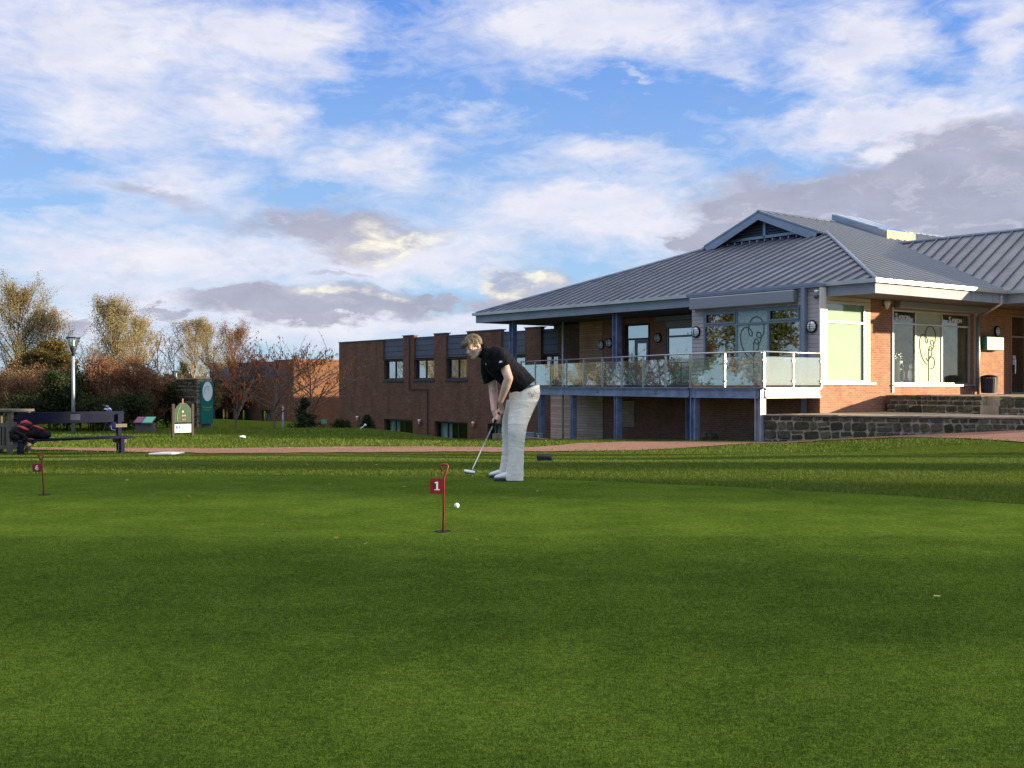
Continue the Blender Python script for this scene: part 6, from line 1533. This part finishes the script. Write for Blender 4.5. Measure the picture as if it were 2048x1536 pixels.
# trousers
def trf(t, p):
    P = pos(t)
    n = t.noise(t.mapv(P, (2.2, 3, 8), (0, 0, 0), (0, .65, 0)), 1.2, 3, .5, .6); m_ = t.noise(P, 90., 3, .6)
    r_ = t.math('ABSOLUTE', t.math('SUBTRACT', n, .5)); r_ = t.mr(r_, 0., .10, 1., 0.)
    t.put(p.inputs['Base Color'], t.mix(t.mr(m_, .3, .7), (.74, .70, .63), (.84, .80, .73))); bump(t, p, t.math('ADD', t.math('MULTIPLY', r_, .5), n), .3, .015)
MT['trousers'] = M('trousers', (.55, .53, .48), .85, spec=.2, fn=trf)
mb = MB()
def rg(x0, x1, y, Y, dy, tilt=0.):
    a, b = Q(x0, y + tilt * (x0 - x1) * .5, Y), Q(x1, y - tilt * (x0 - x1) * .5, Y); return ((a + b) / 2, (b - a) / 2, Vector((0, dy, 0)))
mb.loft([rg(676, 935, 588, 11.76, .172, -.30), rg(672, 940, 640, 11.76, .182, -.2), rg(670, 930, 690, 11.76, .186, -.1), rg(690, 890, 740, 11.76, .165), rg(720, 850, 790, 11.76, .12)], 26, 2.4)
mb.loft([rg(690, 925, 690, 11.66, .095), rg(676, 902, 740, 11.655, .098), rg(668, 872, 800, 11.64, .100), rg(662, 838, 880, 11.61, .096), rg(662, 818, 950, 11.60, .090), rg(668, 808, 1040, 11.60, .082), rg(668, 803, 1150, 11.60, .080), rg(655, 800, 1260, 11.60, .086), rg(637, 799, 1340, 11.60, .092), rg(640, 798, 1372, 11.60, .090)], 24)
mb.loft([rg(655, 880, 680, 11.86, .095), rg(640, 880, 760, 11.88, .096), rg(616, 800, 860, 11.92, .094), rg(610, 770, 940, 11.94, .088), rg(616, 760, 1050, 11.96, .082), rg(612, 752, 1160, 11.97, .080), rg(596, 745, 1260, 11.98, .086), rg(578, 740, 1330, 11.98, .088), rg(580, 738, 1350, 11.98, .088)], 24)
tr = remesh(mb, 'trousers', MT['trousers'], pbody, .008, 4, .5, disp=(.14, .014))
mb = MB(); c = Q(872, 640, 11.585); mb.tube([Q(838, 655, 11.59), Q(838, 628, 11.585), Q(856, 618, 11.58), Q(868, 640, 11.58), Q(866, 655, 11.58)], .0025, 5); mb.tube([Q(872, 655, 11.58), Q(880, 630, 11.58), Q(893, 655, 11.58)], .003, 5)
mb.build('pocket_mark', MT['black_plastic'], tr)
mb = MB(); mb.tube([Q(888, 600, 11.585), Q(896, 618, 11.58), Q(935, 628, 11.62)], .0025, 5); mb.build('pocket_edge', MT['frame_dark'], tr)
# shoes
MT['shoe_white'] = M('shoe_white', (.70, .70, .74), .35); MT['shoe_sole'] = M('shoe_sole', (.015, .015, .018), .6)
def shoe(xh, xt, ys, Y):
    gzv = .012; H = at(860 + xh / 4.267, 900, Y).x; Tt = at(860 + xt / 4.267, 900, Y).x; L = abs(H - Tt); d = -1
    r = lambda f, h, w, zc: (Vector((H + d * L * f, Y, zc)), Vector((0, w, 0)), Vector((0, 0, h)))
    m_ = MB(); z0 = gzv + .02
    m_.loft([r(.0, .022, .022, z0 + .03), r(.06, .045, .036, z0 + .045), r(.25, .055, .040, z0 + .052), r(.45, .048, .043, z0 + .045), (Vector((H + d * L * .62, Y, z0 + .034)), Vector((0, .048, 0)), Vector((0, 0, .036))), (Vector((H + d * L * .82, Y, z0 + .024)), Vector((0, .047, 0)), Vector((0, 0, .027))), (Vector((H + d * L * .96, Y, z0 + .018)), Vector((0, .030, 0)), Vector((0, 0, .018))), (Vector((H + d * L, Y, z0 + .014)), Vector((0, .012, 0)), Vector((0, 0, .010)))], 20)
    s = remesh(m_, 'shoe', MT['shoe_white'], pbody, .005, 2)
    m_ = MB(); out = []
    for f, w in ((-.01, .02), (.03, .036), (.2, .041), (.45, .043), (.65, .052), (.82, .050), (.95, .035), (1.01, .012)): out.append((f, w))
    poly = [(H + d * L * f, Y - w) for f, w in out] + [(H + d * L * f, Y + w) for f, w in reversed(out)]
    m_.prism(poly, gzv - .004, gzv + .020)
    hp = [(H + d * L * f, Y - w) for f, w in ((-.015, .024), (.03, .040), (.2, .0445), (.36, .0445))] + [(H + d * L * f, Y + w) for f, w in ((.36, .0445), (.2, .0445), (.03, .040), (-.015, .024))]
    m_.prism(hp, gzv + .0201, gzv + .048)
    m_.build('sole', MT['shoe_sole'], s, bevel=.003)
shoe(795, 548, 1395, 11.60); shoe(735, 504, 1370, 11.98)
# putter (held: a thing of its own)
pt = empty('putter', HEADP, label='silver putter with pale mallet head held by the golfer above the grass', cat='golf club')
mb = MB(); mb.tube([GR0 - gd * .03, GR0, G1_ + gd * .02], [.012, .0135, .010], 10); mb.build('grip', MT['black_plastic'], pt, smooth=True)
mb = MB(); mb.tube([G1_ + gd * .018, HEADP + Vector((0, 0, .012)), HEADP], [.0075, .0052, .0052], 8); mb.tube([G1_.lerp(HEADP, .19), G1_.lerp(HEADP, .20)], .0082, 8); mb.build('shaft', MT['stainless'], pt, smooth=True)
h0, h1 = Q(290, 1283, 11.17), Q(386, 1298, 11.17)
mb = MB(); dv = (h1 - h0) / 2; mb.loft([((h0 + h1) / 2 + Vector((0, 0, -.014)), dv * .90, Vector((0, .030, .003))), ((h0 + h1) / 2 + Vector((0, 0, -.004)), dv, Vector((0, .036, .004))), ((h0 + h1) / 2 + Vector((0, 0, .006)), dv * .97, Vector((0, .034, .004)))], 22, 2.8); mb.build('head', MT['white_plastic'], pt, smooth=True)
mb = MB(); mb.loft([((h0 + h1) / 2 + Vector((0, 0, -.022)), dv * .8, Vector((0, .026, .003))), ((h0 + h1) / 2 + Vector((0, 0, -.0141)), dv * .94, Vector((0, .032, .003)))], 20, 2.8); mb.build('sole', MT['shoe_sole'], pt)
